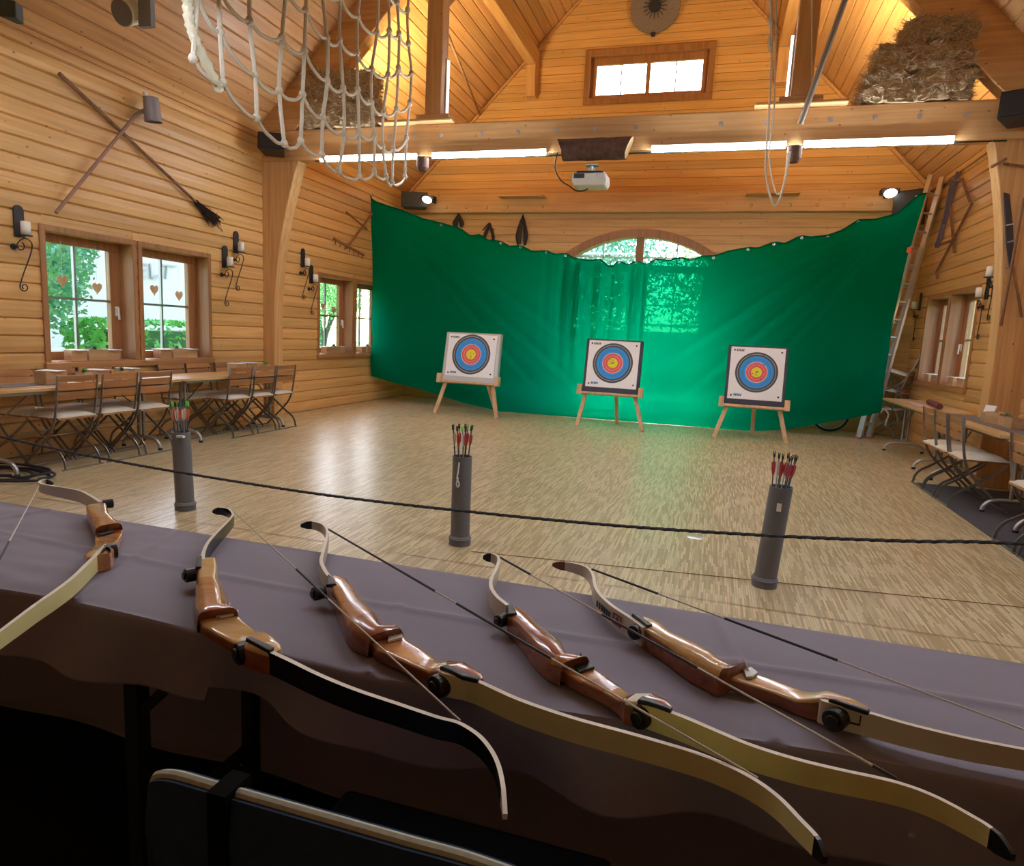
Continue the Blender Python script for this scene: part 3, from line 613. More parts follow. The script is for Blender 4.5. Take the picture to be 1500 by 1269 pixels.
# ---------------------------------------------------------------- targets on easels
tw = plain('target_paper', (.80, .78, .76), .6)
def target_mat():
    return [plain('target_white', (.88, .88, .90), .6), plain('target_black', (.075, .075, .09), .6), plain('target_blue', (.03, .31, .80), .55), plain('target_red', (.80, .12, .10), .55), plain('target_yellow', (.85, .74, .03), .55), plain('target_pink_line', (.80, .55, .66), .6), plain('target_hole', (.12, .12, .10), .8)]
TM = target_mat(); foamm = plain('foam_boss', (.05, .055, .08), .8, noise=.15, nscale=40); wrap = plain('plastic_wrap', (.55, .58, .60), .15, spec=.8)
inkb = plain('blue_ink', (.05, .12, .35), .6)
def easel(tlx, trx, topz, botz, feet, label, wrapped=False, rz=0):
    cx = (tlx+trx)/2; w = (trx-tlx); y0 = 10.25
    t = thing('target_stand', label, 'target', (cx, y0, 0), rz, 'archery targets in front of the green cloth')
    lean = .16; Hb = topz-botz; bz = botz; rot = math.atan2(lean, Hb); L = math.hypot(lean, Hb)
    # local frame of the leaning board: origin at bottom front centre
    def bd(x, z, d=0): return Vector((x, z*math.sin(rot)+d*math.cos(rot), bz+z*math.cos(rot)-d*math.sin(rot)))
    m = MB(); m.prism([bd(-w/2, 0), bd(w/2, 0), bd(w/2, L), bd(-w/2, L)], Vector((0, .11*math.cos(rot), -.11*math.sin(rot)))); boss = obj('foam_boss', m, wrap if wrapped else foamm, t, bevel=.01)
    # paper face
    fw = w*.45; fz0, fz1 = .085, L-.025; q = -.006
    m = MB(); m.prism([bd(-fw, fz0, q), bd(fw, fz0, q), bd(fw, fz1, q), bd(-fw, fz1, q)], Vector((0, .004, 0))); face = obj('paper_face', m, TM[0], t); face['label'] = 'white paper target face with coloured rings'
    cz = (fz0+fz1)/2+.02; R = fw*.79
    for k, (r, mi) in enumerate(((1.0, 1), (.80, 2), (.52, 5), (.485, 3), (.25, 4))):
        m = MB(); n = 40; c = bd(0, cz, q-.001*(k+1)); ring = [bd(R*r*math.cos(2*PI*a/n), cz+R*r*math.sin(2*PI*a/n), q-.001*(k+1)) for a in range(n)]
        m.add(ring, [tuple(range(n))]); obj(('black_ring', 'blue_ring', 'ring_line', 'red_ring', 'yellow_centre')[k], m, TM[mi], face)
    for r in (.90, .66, .37):
        m = MB(); n = 40; A = []; B = []
        for a in range(n): A.append(bd(R*r*math.cos(2*PI*a/n), cz+R*r*math.sin(2*PI*a/n), q-.0065)); B.append(bd(R*(r-.012)*math.cos(2*PI*a/n), cz+R*(r-.012)*math.sin(2*PI*a/n), q-.0065))
        m.grid([A, B], 0, True); obj('score_line', m, TM[5] if r < .5 else TM[1] if r < .8 else tw, face)
    rnd = random.Random(int(tlx*100))
    m = MB()
    for k in range(26):
        r = R*abs(rnd.gauss(0, .42)); a = rnd.uniform(0, 2*PI); c = (r*math.cos(a), cz+r*math.sin(a)); s = rnd.uniform(.004, .009)
        m.add([bd(c[0]+s*math.cos(b*PI/3), c[1]+s*math.sin(b*PI/3), q-.008) for b in range(6)], [tuple(range(6))])
    o = obj('arrow_holes', m, TM[6], face); o['kind'] = 'stuff'
    for (px, pz) in ((-fw+.05, fz1-.05), (fw-.05, fz1-.06), (-fw+.05, fz0+.05), (fw-.05, fz0+.06)):
        m = MB(); m.cyl(bd(px, pz, q-.012), bd(px, pz, q), .013, 8); obj('pin', m, black, t)
    for (px, pz, mm_) in ((-fw+.12, fz1-.05, TM[6]), (-fw+.13, fz0+.06, inkb)):
        m = MB()
        for i in range(5): m.prism([bd(px-.045+i*.022, pz-.016, q-.003), bd(px-.029+i*.022, pz-.016, q-.003), bd(px-.025+i*.022, pz+.016, q-.003), bd(px-.041+i*.022, pz+.016, q-.003)], Vector((0, .001, 0)))
        obj('printed_mark', m, mm_, face)
    # ledge, cheeks, legs
    m = MB(); a, b = bd(-w/2-.02, -.035, -.06), bd(w/2+.02, -.035, -.06); m.prism([a, b, bd(w/2+.02, 0, -.06), bd(-w/2-.02, 0, -.06)], Vector((0, .19, -.03))); obj('ledge', m, easel_w, t, bevel=.006)
    for s in (-1, 1):
        m = MB(); c = s*(w/2+.035); m.prism([bd(c-.035, -.05, -.075), bd(c+.035, -.05, -.075), bd(c+.035, .105, -.075), bd(c-.035, .105, -.075)], Vector((0, .12, -.01))); obj('cheek_block', m, easel_w, t, bevel=.006)
        fp = feet[0] if s < 0 else feet[1]
        top = bd(s*(w/2-.06), .0, .02); m = MB(); m.bar((fp-cx, -.10, 0), top+Vector((0, .0, .35))*0+Vector((0, .03, 0)), .06, .04, (0, 1, 0)); obj('leg', m, easel_w, t, bevel=.005)
    m = MB(); m.bar((.06 if not wrapped else .30, .62, 0), bd(0, L*.85, .13), .055, .04, (0, 1, 0)); obj('rear_leg', m, easel_w, t, bevel=.005)
    m = MB(); m.bar(bd(-w/2+.1, L*.86, .13), bd(w/2-.1, L*.86, .13), .05, .04); obj('crossbar', m, easel_w, t)
    if wrapped:
        m = MB()
        for s in (-1, 1): m.prism([bd(s*w/2, 0, .0), bd(s*(w/2+.02), .02, .02), bd(s*(w/2+.012), L, .02), bd(s*w/2, L, 0)], Vector((0, .09, 0)))
        m.prism([bd(-w/2, L, 0), bd(w/2, L, 0), bd(w/2+.01, L+.015, .03), bd(-w/2-.01, L+.01, .03)], Vector((0, .08, 0))); obj('plastic_wrap', m, wrap, t)
    return t
easel(-4.29, -3.36, 1.34, .55, (-4.36, -3.28), 'archery target partly wrapped in clear plastic, leftmost of three', True)
easel(-1.94, -1.07, 1.35, .53, (-1.97, -.96), 'archery target standing in the middle under the arched window')
easel(.17, 1.0, 1.36, .50, (.07, 1.07), 'archery target nearest the ladder, rightmost of three')
# ---------------------------------------------------------------- front table with cloth
TX0, TX1, TY0, TY1 = -3.2, 1.6, 1.03, 1.53
clothm = plain('mauve_tablecloth', (.205, .178, .245), .7, noise=.05, nscale=50, sheen=.2)
t = thing('trestle_table', 'long narrow folding table under the mauve cloth', 'table', (-.8, 1.28, 0))
m = MB(); m.bb((TX0+.83, -.21, TT-.035), (TX1+.77, .235, TT-.012)); obj('tabletop', m, table_w, t)
legm = plain('dark_green_metal', (.02, .028, .026), .5, .3)
for xx in (-1.16, .95, -2.9):
    for yy in (1.09, 1.47):
        m = MB(); m.bar((xx+.8, yy-1.28, 0), (xx+.8, yy-1.28, TT-.035), .035, .035); obj('leg', m, legm, t)
    m = MB(); m.bar((xx+.8, -.19, .16), (xx+.8, .19, .16), .025, .025); obj('crossbar', m, legm, t)
    m = MB(); m.bar((xx+.8+.02, -.19, TT-.25), (xx+.8+.22, -.19, TT-.05), .02, .02); obj('brace', m, legm, t)
# cloth: profile swept along the table, uneven near hem and small wrinkles
NX = 640; prof_n = 100; P = []
for i in range(NX+1):
    x = TX0+(TX1-TX0)*i/NX; row = []
    near = 1.03+.045*math.sin(x*1.7+.8)*.5+.02*math.sin(x*4.1)
    if x < -.7: near += .03*min(1, (-.7-x)*1.5)
    drop = .105+.02*math.sin(x*2.2+1)+.012*mnoise.noise(Vector((x*3, 0, 0)))+ (.03 if x < -.9 else 0)
    wav = .018*math.sin(x*11+2*math.sin(x*2.3))+.010*math.sin(x*23+1)
    for j in range(prof_n+1):
        v = j/prof_n
        if v < .28:                 # near drop
            q = 1-v/.28; y = near-.012-.02*q+wav*q*1.3; z = TT-.012-drop*q-.01
            if q < .12: z = TT-.012*(q/.12)**1.5-.004; y = near-.012*(q/.12)
        elif v < .80:
            q = (v-.28)/.52; y = near+(TY1-near)*q; z = TT
            ed = min(1, q*6)
            # fold creases and wrinkles
            for (cx_, sl_, amp) in ((-2.0, .25, .004), (-1.36, -.35, .004), (-.62, -.28, .003), (.1, -.2, .003), (.75, -.2, .003)):
                dd = (x-cx_)-sl_*(y-1.28); z += amp*1.5*math.exp(-(dd/.013)**2)
            dd = (y-1.30)-.02*math.sin(x*2); z += .005*math.exp(-(dd/.011)**2)
            if x < -1.2: z += .006*mnoise.noise(Vector((x*7+y*9, (y-x*.25)*16, 0)))*min(1, (-1.2-x)*3)*(1-ed*.3)
            z += .0025*mnoise.noise(Vector((x*4, y*9, 5)))
            z -= .006*(1-ed)**2
        else:  # unseen far drop, run down to the floor to darken under the table
            q = (v-.80)/.20; y = TY1+.012*min(1, q*8)+.02*q+.012*math.sin(x*9)*q; z = TT-.735*q
        row.append(Vector((x, y, z)))
    P.append(row)
m = MB(); m.grid(P); o = obj('tablecloth', m, clothm, smooth=True)
so = o.modifiers.new('solid', 'SOLIDIFY'); so.thickness = .003
tag(o, 'mauve grey tablecloth draped over the long table under the bows', 'tablecloth')
# ---------------------------------------------------------------- bows
def bowwood(n, c1, c2): return wood(n, c1, c2, 'x', rough=.22, knots=0, vary=0, across=30, along=6, coat=.6)
orange_w = bowwood('riser_orange_wood', (.56, .26, .09), (.42, .16, .05)); red_w = bowwood('riser_red_wood', (.36, .12, .05), (.24, .07, .03)); pale_w = bowwood('riser_pale_wood', (.66, .42, .18), (.54, .31, .11)); brown_w = bowwood('riser_brown_wood', (.30, .10, .045), (.17, .05, .022)); yel_w = bowwood('riser_yellow_wood', (.60, .32, .11), (.50, .24, .08))
limb_y = plain('limb_pale_yellow', (.78, .72, .33), .35, noise=.05, nscale=30); limb_w = plain('limb_cream', (.62, .57, .48), .3); limb_k = plain('limb_black', (.012, .012, .013), .25); limb_e = plain('limb_edge_cream', (.78, .72, .60), .4); tipm = plain('tip_black', (.015, .014, .014), .3); tipb = plain('tip_brown', (.20, .08, .03), .35)
stringm = plain('bow_string_cream', (.60, .57, .52), .7); stringk = plain('bow_string_dark', (.03, .03, .035), .6)
restw = plain('rest_white', (.75, .75, .73), .4); redl = plain('logo_red', (.30, .03, .04), .5); ink = plain('ink_dark', (.03, .03, .04), .6)
LW = .040      # limb width (stands upright on the table)
def ribbon(path_px, ztop, w0, w1, th, taper_end=True):
    pts = [atZ(x, y, ztop) for x, y in path_px]; S = spline(pts, 5); n = len(S); rows = []
    for i, p in enumerate(S):
        d = (S[min(i+1, n-1)]-S[max(i-1, 0)]); d.z = 0; d.normalize(); nn = Vector((-d.y, d.x, 0))
        u = i/(n-1); w = w0+(w1-w0)*max(0, (u-.15)/.85)**1.3; mid = ztop-w0/2; tk = th*(1-.35*u); w *= 1 if u < .93 else 1-.62*((u-.93)/.07)
        rows.append([p*1+nn*tk/2+Vector((0, 0, mid+w/2-p.z)), p*1-nn*tk/2+Vector((0, 0, mid+w/2-p.z)), p-nn*tk/2+Vector((0, 0, mid-w/2-p.z)), p+nn*tk/2+Vector((0, 0, mid-w/2-p.z))])
    return S, rows
def limb(t, org, path_px, facem, tipmat, ztop, w0=LW, w1=.020, th=.009, tipfrac=.10, edgem=None, belly=None):
    S, rows = ribbon(path_px, ztop, w0, w1, th); n = len(rows); k = int(n*(1-tipfrac))
    m = MB(); R = rows[:k+1]
    for i in range(len(R)-1):
        a, b = R[i], R[i+1]
        for e in range(4):
            e2 = (e+1) % 4; m.add([a[e], a[e2], b[e2], b[e]], [(0, 1, 2, 3)], (1, 0, 2, 3)[e])
    m.add(R[0], [(0, 1, 2, 3)], 0)
    o = obj('limb', m, [facem, edgem or limb_e, edgem or limb_e, belly or facem], t); o.location = -org
    # edges: index0->top strip uses edge material
    m = MB()
    for i in range(k, n-1):
        a, b = rows[i], rows[i+1]
        s = 1.15
        for e in range(4): e2 = (e+1) % 4; m.add([a[e], a[e2], b[e2], b[e]], [(0, 1, 2, 3)])
    m.add(rows[-1], [(0, 1, 2, 3)]); m.add(rows[k], [(3, 2, 1, 0)])
    q = obj('limb_tip', m, tipmat, o)
    return o, S
def riser(t, org, st, mats, side=None):
    """st: list of (left px, right px, top height over table, roundness 0..1, material index)"""
    rows = []; mids = []
    for (pl, pr_, h, rd, mi) in st:
        L, R = atZ(*pl, TT+h), atZ(*pr_, TT+h); zb = TT+.004; c = (L+R)/2; hw = R-L; row = []
        K = 14
        for k in range(K+1):          # across the top from left to right: superellipse
            a = PI-PI*k/K; e = 1-.75*(1-rd) if rd < 1 else 1
            ex = .28+.72*rd
            cx = math.copysign(abs(math.cos(a))**ex, math.cos(a)); sz = abs(math.sin(a))**ex
            row.append(c+hw*(cx*.5)+Vector((0, 0, (zb+(TT+h-zb)*(.30+.70*sz))-c.z)))
        row.append(Vector((R.x, R.y, zb))); row.append(Vector((L.x, L.y, zb)))
        rows.append(row); mids.append(mi)
    m = MB(); c = len(rows[0])
    for i in range(len(rows)-1):
        # subdivide each span
        a, b = rows[i], rows[i+1]
        for j in range(c): j2 = (j+1) % c; m.add([a[j], a[j2], b[j2], b[j]], [(0, 1, 2, 3)], mids[i] if side is None or 2 <= j <= c-6 else side)
    m.add(rows[0], [tuple(range(c))], mids[0]); m.add(rows[-1], [tuple(range(c-1, -1, -1))], mids[-1])
    me = m.mesh('riser', mats, True)
    import bmesh
    bm = bmesh.new(); bm.from_mesh(me); bmesh.ops.remove_doubles(bm, verts=bm.verts, dist=1e-5); bmesh.ops.recalc_face_normals(bm, faces=bm.faces); bm.to_mesh(me); bm.free()
    try: me.set_sharp_from_angle(angle=math.radians(42))
    except Exception: pass
    o = put('riser', me, t); o.location = -org; return o
def knob(t, org, px, h, r=.017, axis=None):
    c = atZ(*px, TT+h)-org; d = (axis or Vector((-.5, -.85, 0))).normalized(); m = MB(); m.cyl(c-d*.012, c+d*.014, r, 16); m.cyl(c+d*.014, c+d*.019, r*.6, 12); o = obj('limb_bolt', m, black, t, bevel=.002); o['label'] = 'black limb bolt knob'; return o
def plate(t, org, pxs, h, th=.008, mat=None, name='limb_pocket'):
    m = MB(); P_ = [atZ(*p, TT+h)-org for p in pxs]; m.prism(P_, (0, 0, -th)); return obj(name, m, mat or black, t, bevel=.002)
def rest(t, org, pxs, h, mat):
    m = MB(); P_ = [atZ(*p, TT+h)-org for p in pxs]; m.prism(P_, (0, 0, .005)); c = sum(P_, Vector())/len(P_); m.bar(c, c+Vector((-.012, .02, .018)), .003, .003); return obj('arrow_rest', m, mat, t, bevel=.001)
def string(t, org, pxs, h, dark_spans=(), base=None, rise=.024):
    pts = [atZ(*p, TT+h)-org for p in pxs]; a, b = pts[0], pts[-1]
    
    def sp(u): return atZ(pxs[0][0]+(pxs[-1][0]-pxs[0][0])*u, pxs[0][1]+(pxs[-1][1]-pxs[0][1])*u, TT+h+rise*min(1, 4*u*(1-u)*1.6))-org
    m = MB(); m.tube([sp(k/24) for k in range(25)], .0017, 6); s = obj('string', m, base or stringm, t)
    for (u0, u1) in dark_spans:
        m = MB(); m.tube([sp(u0+(u1-u0)*k/8) for k in range(9)], .0026, 6); obj('serving', m, stringk, s)
def C(o, s, pts): return [(o[0]+s*x, o[1]+s*y) for x, y in pts]
def mk_bow(label, org_px):
    org = atZ(*org_px, TT); return thing('recurve_bow', label, 'bow', org, group='recurve bows on the cloth'), org
ZT = TT+.046
# bow A
t, org = mk_bow('recurve bow with light orange grip and pale yellow near limb, leftmost on the cloth', (150, 770))
limb(t, org, [(147,735),(131.7,725.5),(118,718.6),(97,714),(78,710.5),(60.7,706.5),(58,702.5),(66,699),(77,700)], limb_w, tipm, ZT, w1=.022, belly=limb_w)
cA = ((0, 690), .1733)
riser(t, org, [((cA[0][0]+.1733*a, 690+.1733*b), (cA[0][0]+.1733*c, 690+.1733*d), h, r, mi) for a, b, c, d, h, r, mi in (
    (725, 285, 905, 268, .046, .05, 0), (735, 320, 912, 300, .047, .1, 0), (770, 385, 930, 340, .049, .45, 0), (790, 425, 985, 375, .051, .7, 0), (798, 445, 1015, 402, .050, .6, 0), (802, 470, 1034, 430, .047, .25, 0), (804, 515, 1041, 482, .026, .05, 1),
    (800, 560, 1035, 520, .024, .05, 0), (795, 620, 1010, 570, .026, .08, 0), (735, 680, 985, 610, .040, .1, 0), (705, 700, 960, 655, .046, .1, 0), (725, 735, 930, 690, .046, .1, 0))], [orange_w, red_w])
knob(t, org, (159, 738), .035, .014); knob(t, org, (163, 808), .030, .019)
plate(t, org, C((0, 690), .1733, [(860, 660), (905, 610), (935, 615), (940, 680), (925, 655), (900, 640), (850, 690)]), .052)
rest(t, org, C((0, 690), .1733, [(835, 540), (955, 505), (960, 520), (840, 555)]), .026, tipm)
limb(t, org, [(156,797),(130,823),(107,845),(80,865),(53,883),(25,903),(0,921),(-45,955),(-90,995),(-115,1030)], limb_y, tipm, ZT, w1=.024)
string(t, org, [(62,703),(28,801),(-113,1025)] [0:1]+[(-113,1028)], .03, ((.28, .45),))
# bow B
t, org = mk_bow('recurve bow with glossy orange grip and black limbs, second from the left', (335, 880))
o2 = (240, 720)
limb(t, org, C(o2, .268, [(212,372),(218,330),(240,280),(285,225),(330,178),(368,135),(377,112),(355,84),(310,73),(265,77)]), limb_k, tipm, ZT, w1=.02, edgem=limb_e, belly=limb_k)
riser(t, org, [(C(o2, .268, [(a, b)])[0], C(o2, .268, [(c, d)])[0], h, r, mi) for a, b, c, d, h, r, mi in (
    (190, 365, 285, 358, .045, .1, 1), (178, 420, 298, 400, .046, .2, 1), (172, 470, 300, 460, .050, .6, 0), (162, 540, 345, 510, .054, .9, 0), (165, 585, 356, 560, .053, .9, 0), (185, 625, 345, 600, .050, .7, 0), (182, 645, 392, 612, .050, .4, 2), (181, 660, 404, 628, .047, .2, 2), (186, 700, 413, 674, .026, .05, 1),
    (207, 728, 434, 702, .025, .05, 1), (290, 775, 480, 735, .025, .05, 1), (380, 820, 515, 765, .028, .08, 1), (420, 835, 560, 755, .040, .1, 1), (450, 845, 610, 790, .046, .1, 1), (560, 880, 643, 825, .046, .12, 1), (600, 890, 645, 855, .044, .12, 1))], [orange_w, pale_w, red_w], side=2)
knob(t, org, C(o2, .268, [(150, 455)])[0], .03, .016); knob(t, org, C(o2, .268, [(440, 880)])[0], .022, .02)
plate(t, org, C(o2, .268, [(445, 800), (475, 788), (605, 850), (575, 868)]), .052)
plate(t, org, C(o2, .268, [(180, 360), (208, 350), (205, 410), (172, 412)]), .050)
rest(t, org, C(o2, .268, [(283, 690), (370, 660), (410, 662), (375, 685), (310, 698)]), .026, restw)
limb(t, org, [(380,945),(394,953),(428,969),(468,988),(521,1009),(580,1028),(639,1047),(672,1055),(700,1071),(718,1090),(730,1112),(737,1140),(741,1175)], limb_k, limb_e, ZT, w1=.02, edgem=limb_e, belly=limb_k, tipfrac=.07)
string(t, org, [(341, 748), (674, 1056)], .040, ((.28, .42),))
# bow C
t, org = mk_bow('recurve bow with brown laminated grip and long pale yellow limb, third from the left', (590, 940))
o3 = (420, 740)
limb(t, org, C(o3, .268, [(240,395),(210,358),(188,305),(197,258),(215,190),(222,132),(198,93),(140,74),(76,77)]), limb_w, tipm, ZT, w1=.02, belly=limb_w, tipfrac=.13)
riser(t, org, [(C(o3, .268, [(a, b)])[0], C(o3, .268, [(c, d)])[0], h, r, mi) for a, b, c, d, h, r, mi in (
    (225, 425, 270, 372, .045, .1, 1), (240, 445, 330, 392, .046, .12, 1), (275, 510, 375, 450, .048, .2, 1), (305, 570, 425, 510, .050, .4, 1), (330, 625, 505, 565, .053, .7, 0), (370, 665, 525, 600, .053, .8, 0), (420, 690, 535, 640, .051, .6, 0), (442, 700, 622, 646, .050, .3, 2), (447, 714, 635, 664, .047, .2, 2), (458, 754, 647, 710, .026, .05, 1),
    (492, 787, 669, 738, .026, .05, 1), (560, 815, 740, 780, .026, .05, 3), (680, 870, 810, 830, .026, .05, 1), (780, 908, 850, 855, .030, .08, 2), (815, 905, 890, 838, .044, .1, 0), (850, 905, 985, 850, .046, .12, 0), (1000, 945, 1075, 915, .045, .12, 0), (1050, 960, 1076, 945, .044, .1, 0))], [red_w, orange_w, brown_w, yel_w], side=2)
knob(t, org, C(o3, .268, [(178, 480)])[0], .03, .015); knob(t, org, C(o3, .268, [(842, 985)])[0], .022, .020)
plate(t, org, C(o3, .268, [(835, 880), (875, 868), (1055, 938), (1045, 955), (960, 935), (900, 905)]), .052)
plate(t, org, C(o3, .268, [(225, 375), (262, 400), (272, 430), (215, 435)]), .050)
rest(t, org, C(o3, .268, [(555, 725), (630, 712), (632, 735), (552, 755)]), .027, restw)
limb(t, org, [(645,982),(656,986.5),(696,996),(760,1024),(841,1051),(921,1072),(1000,1094),(1050,1111),(1100,1134),(1140,1161),(1173,1193),(1197,1217),(1212,1238)], limb_y, tipm, ZT, w1=.024, tipfrac=.09)
string(t, org, [(480, 775), (1110, 1140)], .036, ((.0, .25), (.30, .52)), )
# bow D
t, org = mk_bow('short recurve bow with dark red brown grip and black arrow rest', (840, 970))
o4 = (680, 780)
limb(t, org, C(o4, .268, [(240,398),(175,345),(146,290),(152,240),(176,190),(190,140),(180,113),(150,99),(104,96)]), limb_w, tipm, ZT, w1=.02, belly=limb_w, tipfrac=.14)
riser(t, org, [(C(o4, .268, [(a, b)])[0], C(o4, .268, [(c, d)])[0], h, r, mi) for a, b, c, d, h, r, mi in (
    (238, 448, 290, 395, .045, .1, 0), (275, 480, 350, 432, .046, .15, 0), (330, 535, 430, 505, .049, .3, 0), (380, 595, 540, 565, .052, .6, 0), (425, 640, 560, 605, .052, .75, 0), (470, 680, 582, 650, .050, .6, 1), (512, 698, 640, 658, .050, .35, 1), (529, 714, 684, 668, .047, .2, 2), (541, 752, 697, 710, .027, .05, 1),
    (572, 777, 719, 742, .026, .05, 1), (640, 815, 790, 790, .026, .05, 0), (760, 870, 860, 840, .026, .05, 1), (850, 915, 910, 885, .030, .08, 2), (880, 920, 950, 872, .044, .1, 3), (940, 930, 1040, 870, .046, .1, 0), (1060, 955, 1110, 905, .046, .12, 0), (1120, 965, 1142, 950, .044, .1, 0))], [red_w, orange_w, brown_w, limb_e], side=2)
knob(t, org, C(o4, .268, [(210, 480)])[0], .026, .014); knob(t, org, C(o4, .268, [(975, 1000)])[0], .022, .019)
plate(t, org, C(o4, .268, [(945, 915), (975, 890), (1140, 955), (1130, 970), (1060, 945), (1000, 925)]), .052)
plate(t, org, C(o4, .268, [(235, 395), (262, 388), (290, 440), (240, 445)]), .050)
rest(t, org, C(o4, .268, [(595, 745), (690, 722), (712, 748), (625, 775)]), .027, tipm)
limb(t, org, [(935,1025),(948,1030.6),(1002,1050),(1050,1070),(1100,1090),(1167,1110),(1233,1125),(1310,1141),(1367,1160),(1427,1190),(1460,1210),(1488,1235)], limb_y, tipm, ZT, w1=.024, tipfrac=.11)
string(t, org, [(731, 816), (1313, 1141)], .036, ((.0, .08), (.26, .50), (.94, 1.0)), )
# bow E
t, org = mk_bow('recurve bow with yellow and dark brown grip and lettered cream limbs, rightmost on the cloth', (1100, 970))
o5 = (800, 790); k5 = 1/3
fl5, S5 = limb(t, org, C(o5, k5, [(432,388),(380,350),(290,290),(240,242),(216,200),(206,150),(180,114),(130,95),(86,86),(30,79)]), limb_w, tipb, ZT, w1=.02, tipfrac=.12)
riser(t, org, [(C(o5, k5, [(a, b)])[0], C(o5, k5, [(c, d)])[0], h, r, mi) for a, b, c, d, h, r, mi in (
    (430, 385, 428, 330, .046, .08, 0), (480, 418, 490, 348, .048, .15, 0), (545, 455, 545, 392, .050, .35, 0), (600, 490, 645, 430, .052, .6, 0), (660, 525, 740, 470, .053, .8, 0), (715, 552, 778, 515, .052, .7, 0), (760, 580, 815, 540, .051, .4, 1), (797, 578, 880, 534, .047, .15, 1), (812, 611, 894, 572, .027, .05, 0),
    (840, 622, 939, 592, .026, .05, 0), (920, 645, 1010, 615, .026, .05, 0), (1010, 675, 1080, 645, .026, .05, 0), (1100, 708, 1140, 662, .028, .08, 0), (1160, 705, 1190, 668, .038, .1, 0), (1220, 698, 1240, 658, .046, .1, 0), (1320, 722, 1340, 690, .046, .1, 0), (1415, 750, 1420, 735, .044, .1, 0))], [pale_w, brown_w], side=1)
knob(t, org, C(o5, k5, [(400, 405)])[0], .030, .015); knob(t, org, C(o5, k5, [(1274, 788)])[0], .026, .018)
plate(t, org, C(o5, k5, [(375, 325), (405, 330), (468, 372), (445, 378)]), .052)
plate(t, org, C(o5, k5, [(1240, 700), (1265, 697), (1425, 745), (1418, 758)]), .052)
rest(t, org, C(o5, k5, [(865, 580), (900, 572), (930, 595), (905, 615), (878, 615)]), .027, restw)
nl5, SN = limb(t, org, [(1205,1024),(1213,1028),(1275,1044),(1333,1060),(1417,1079),(1500,1094),(1600,1112),(1700,1135),(1790,1175),(1850,1230)], limb_w, tipb, ZT, w1=.022)
# printed marks on the limb faces: follow the strip sideways
def on_limb(S, i0, hz, off):
    a, b = S[i0], S[i0+1]; d = (b-a); d.z = 0; d.normalize(); nn = Vector((-d.y, d.x, 0))
    if nn.y > 0: nn = -nn
    return a, d, nn
def marks(t, org, S, i0, shapes, mat, name):
    a, d, nn = on_limb(S, i0, 0, 0); m = MB()
    for (u0, w0, u1, w1) in shapes:
        P_ = [a+d*u+nn*.0062+Vector((0, 0, -.02+w)) for u, w in ((u0, w0), (u1, w0), (u1, w1), (u0, w1))]; m.prism([p-org for p in P_], nn*.0006)
    return obj(name, m, mat, t)
marks(t, org, SN, 7, [(0, -.004, .028, -.001), (.026, -.004, .028, .014)], ink, 'letter_mark')
marks(t, org, S5, 3, [(.0, -.008, .014, -.005), (.0, -.008, .002, .006)], ink, 'letter_mark')
marks(t, org, S5, 7, [(0, -.012, .03, -.009), (0, .009, .03, .012), (0, -.012, .004, .012), (.026, -.012, .03, .012), (.010, -.006, .020, .006)], redl, 'square_logo')
marks(t, org, S5, 11, [(-.02+.012*i, -.007, -.012+.012*i, .007) for i in range(6)], ink, 'lettering')
string(t, org, [(867, 834), (1840, 1195)], .036, ((.0, .1), (.2, .37)), rise=.004)
# ---------------------------------------------------------------- arrow tubes and arrows
fl_cols = {'o': plain('fletch_orange', (.85, .22, .10), .6), 'w': plain('fletch_white', (.75, .72, .68), .6), 'r': plain('fletch_red', (.55, .04, .04), .6), 'g': plain('nock_green', (.20, .80, .12), .4), 'd': plain('nock_dark_green', (.02, .12, .10), .4), 'k': plain('nock_black', (.02, .02, .022), .4)}
shaftm = plain('arrow_shaft', (.02, .018, .02), .3); shaftg = plain('arrow_shaft_grey', (.20, .19, .19), .35)
amesh = {}
def arrow_parts(nock, fletch, shaft):
    key = (nock, fletch, shaft)
    if key not in amesh:
        L = .72; a = MB(); a.cyl((0, 0, 0), (0, 0, L), .0036, 6); b = MB(); b.cyl((0, 0, L), (0, 0, L+.02), .0065, 6); b.bb((-.006, -.003, L+.02), (-.002, .003, L+.032)); b.bb((.002, -.003, L+.02), (.006, .003, L+.032))
        c = MB()
        for k in range(3):
            an = 2*PI*k/3+.4; d = Vector((math.cos(an), math.sin(an), 0)); p = d.cross(Vector((0, 0, 1)))*.0011
            c.prism([d*.003+Vector((0, 0, L-.105))-p, d*.011+Vector((0, 0, L-.075))-p, d*.0125+Vector((0, 0, L-.035))-p, d*.003+Vector((0, 0, L-.02))-p], p*2)
        amesh[key] = (a.mesh('shaft', shaftg if shaft else shaftm, True), b.mesh('nock', fl_cols[nock]), c.mesh('fletching', fl_cols[fletch]))
    return amesh[key]
POS = ('at the front', 'at the left', 'at the right', 'at the back', 'in the middle')
CN = {'o': 'orange', 'w': 'white', 'r': 'red'}; NN = {'g': 'green', 'd': 'dark green', 'k': 'black'}
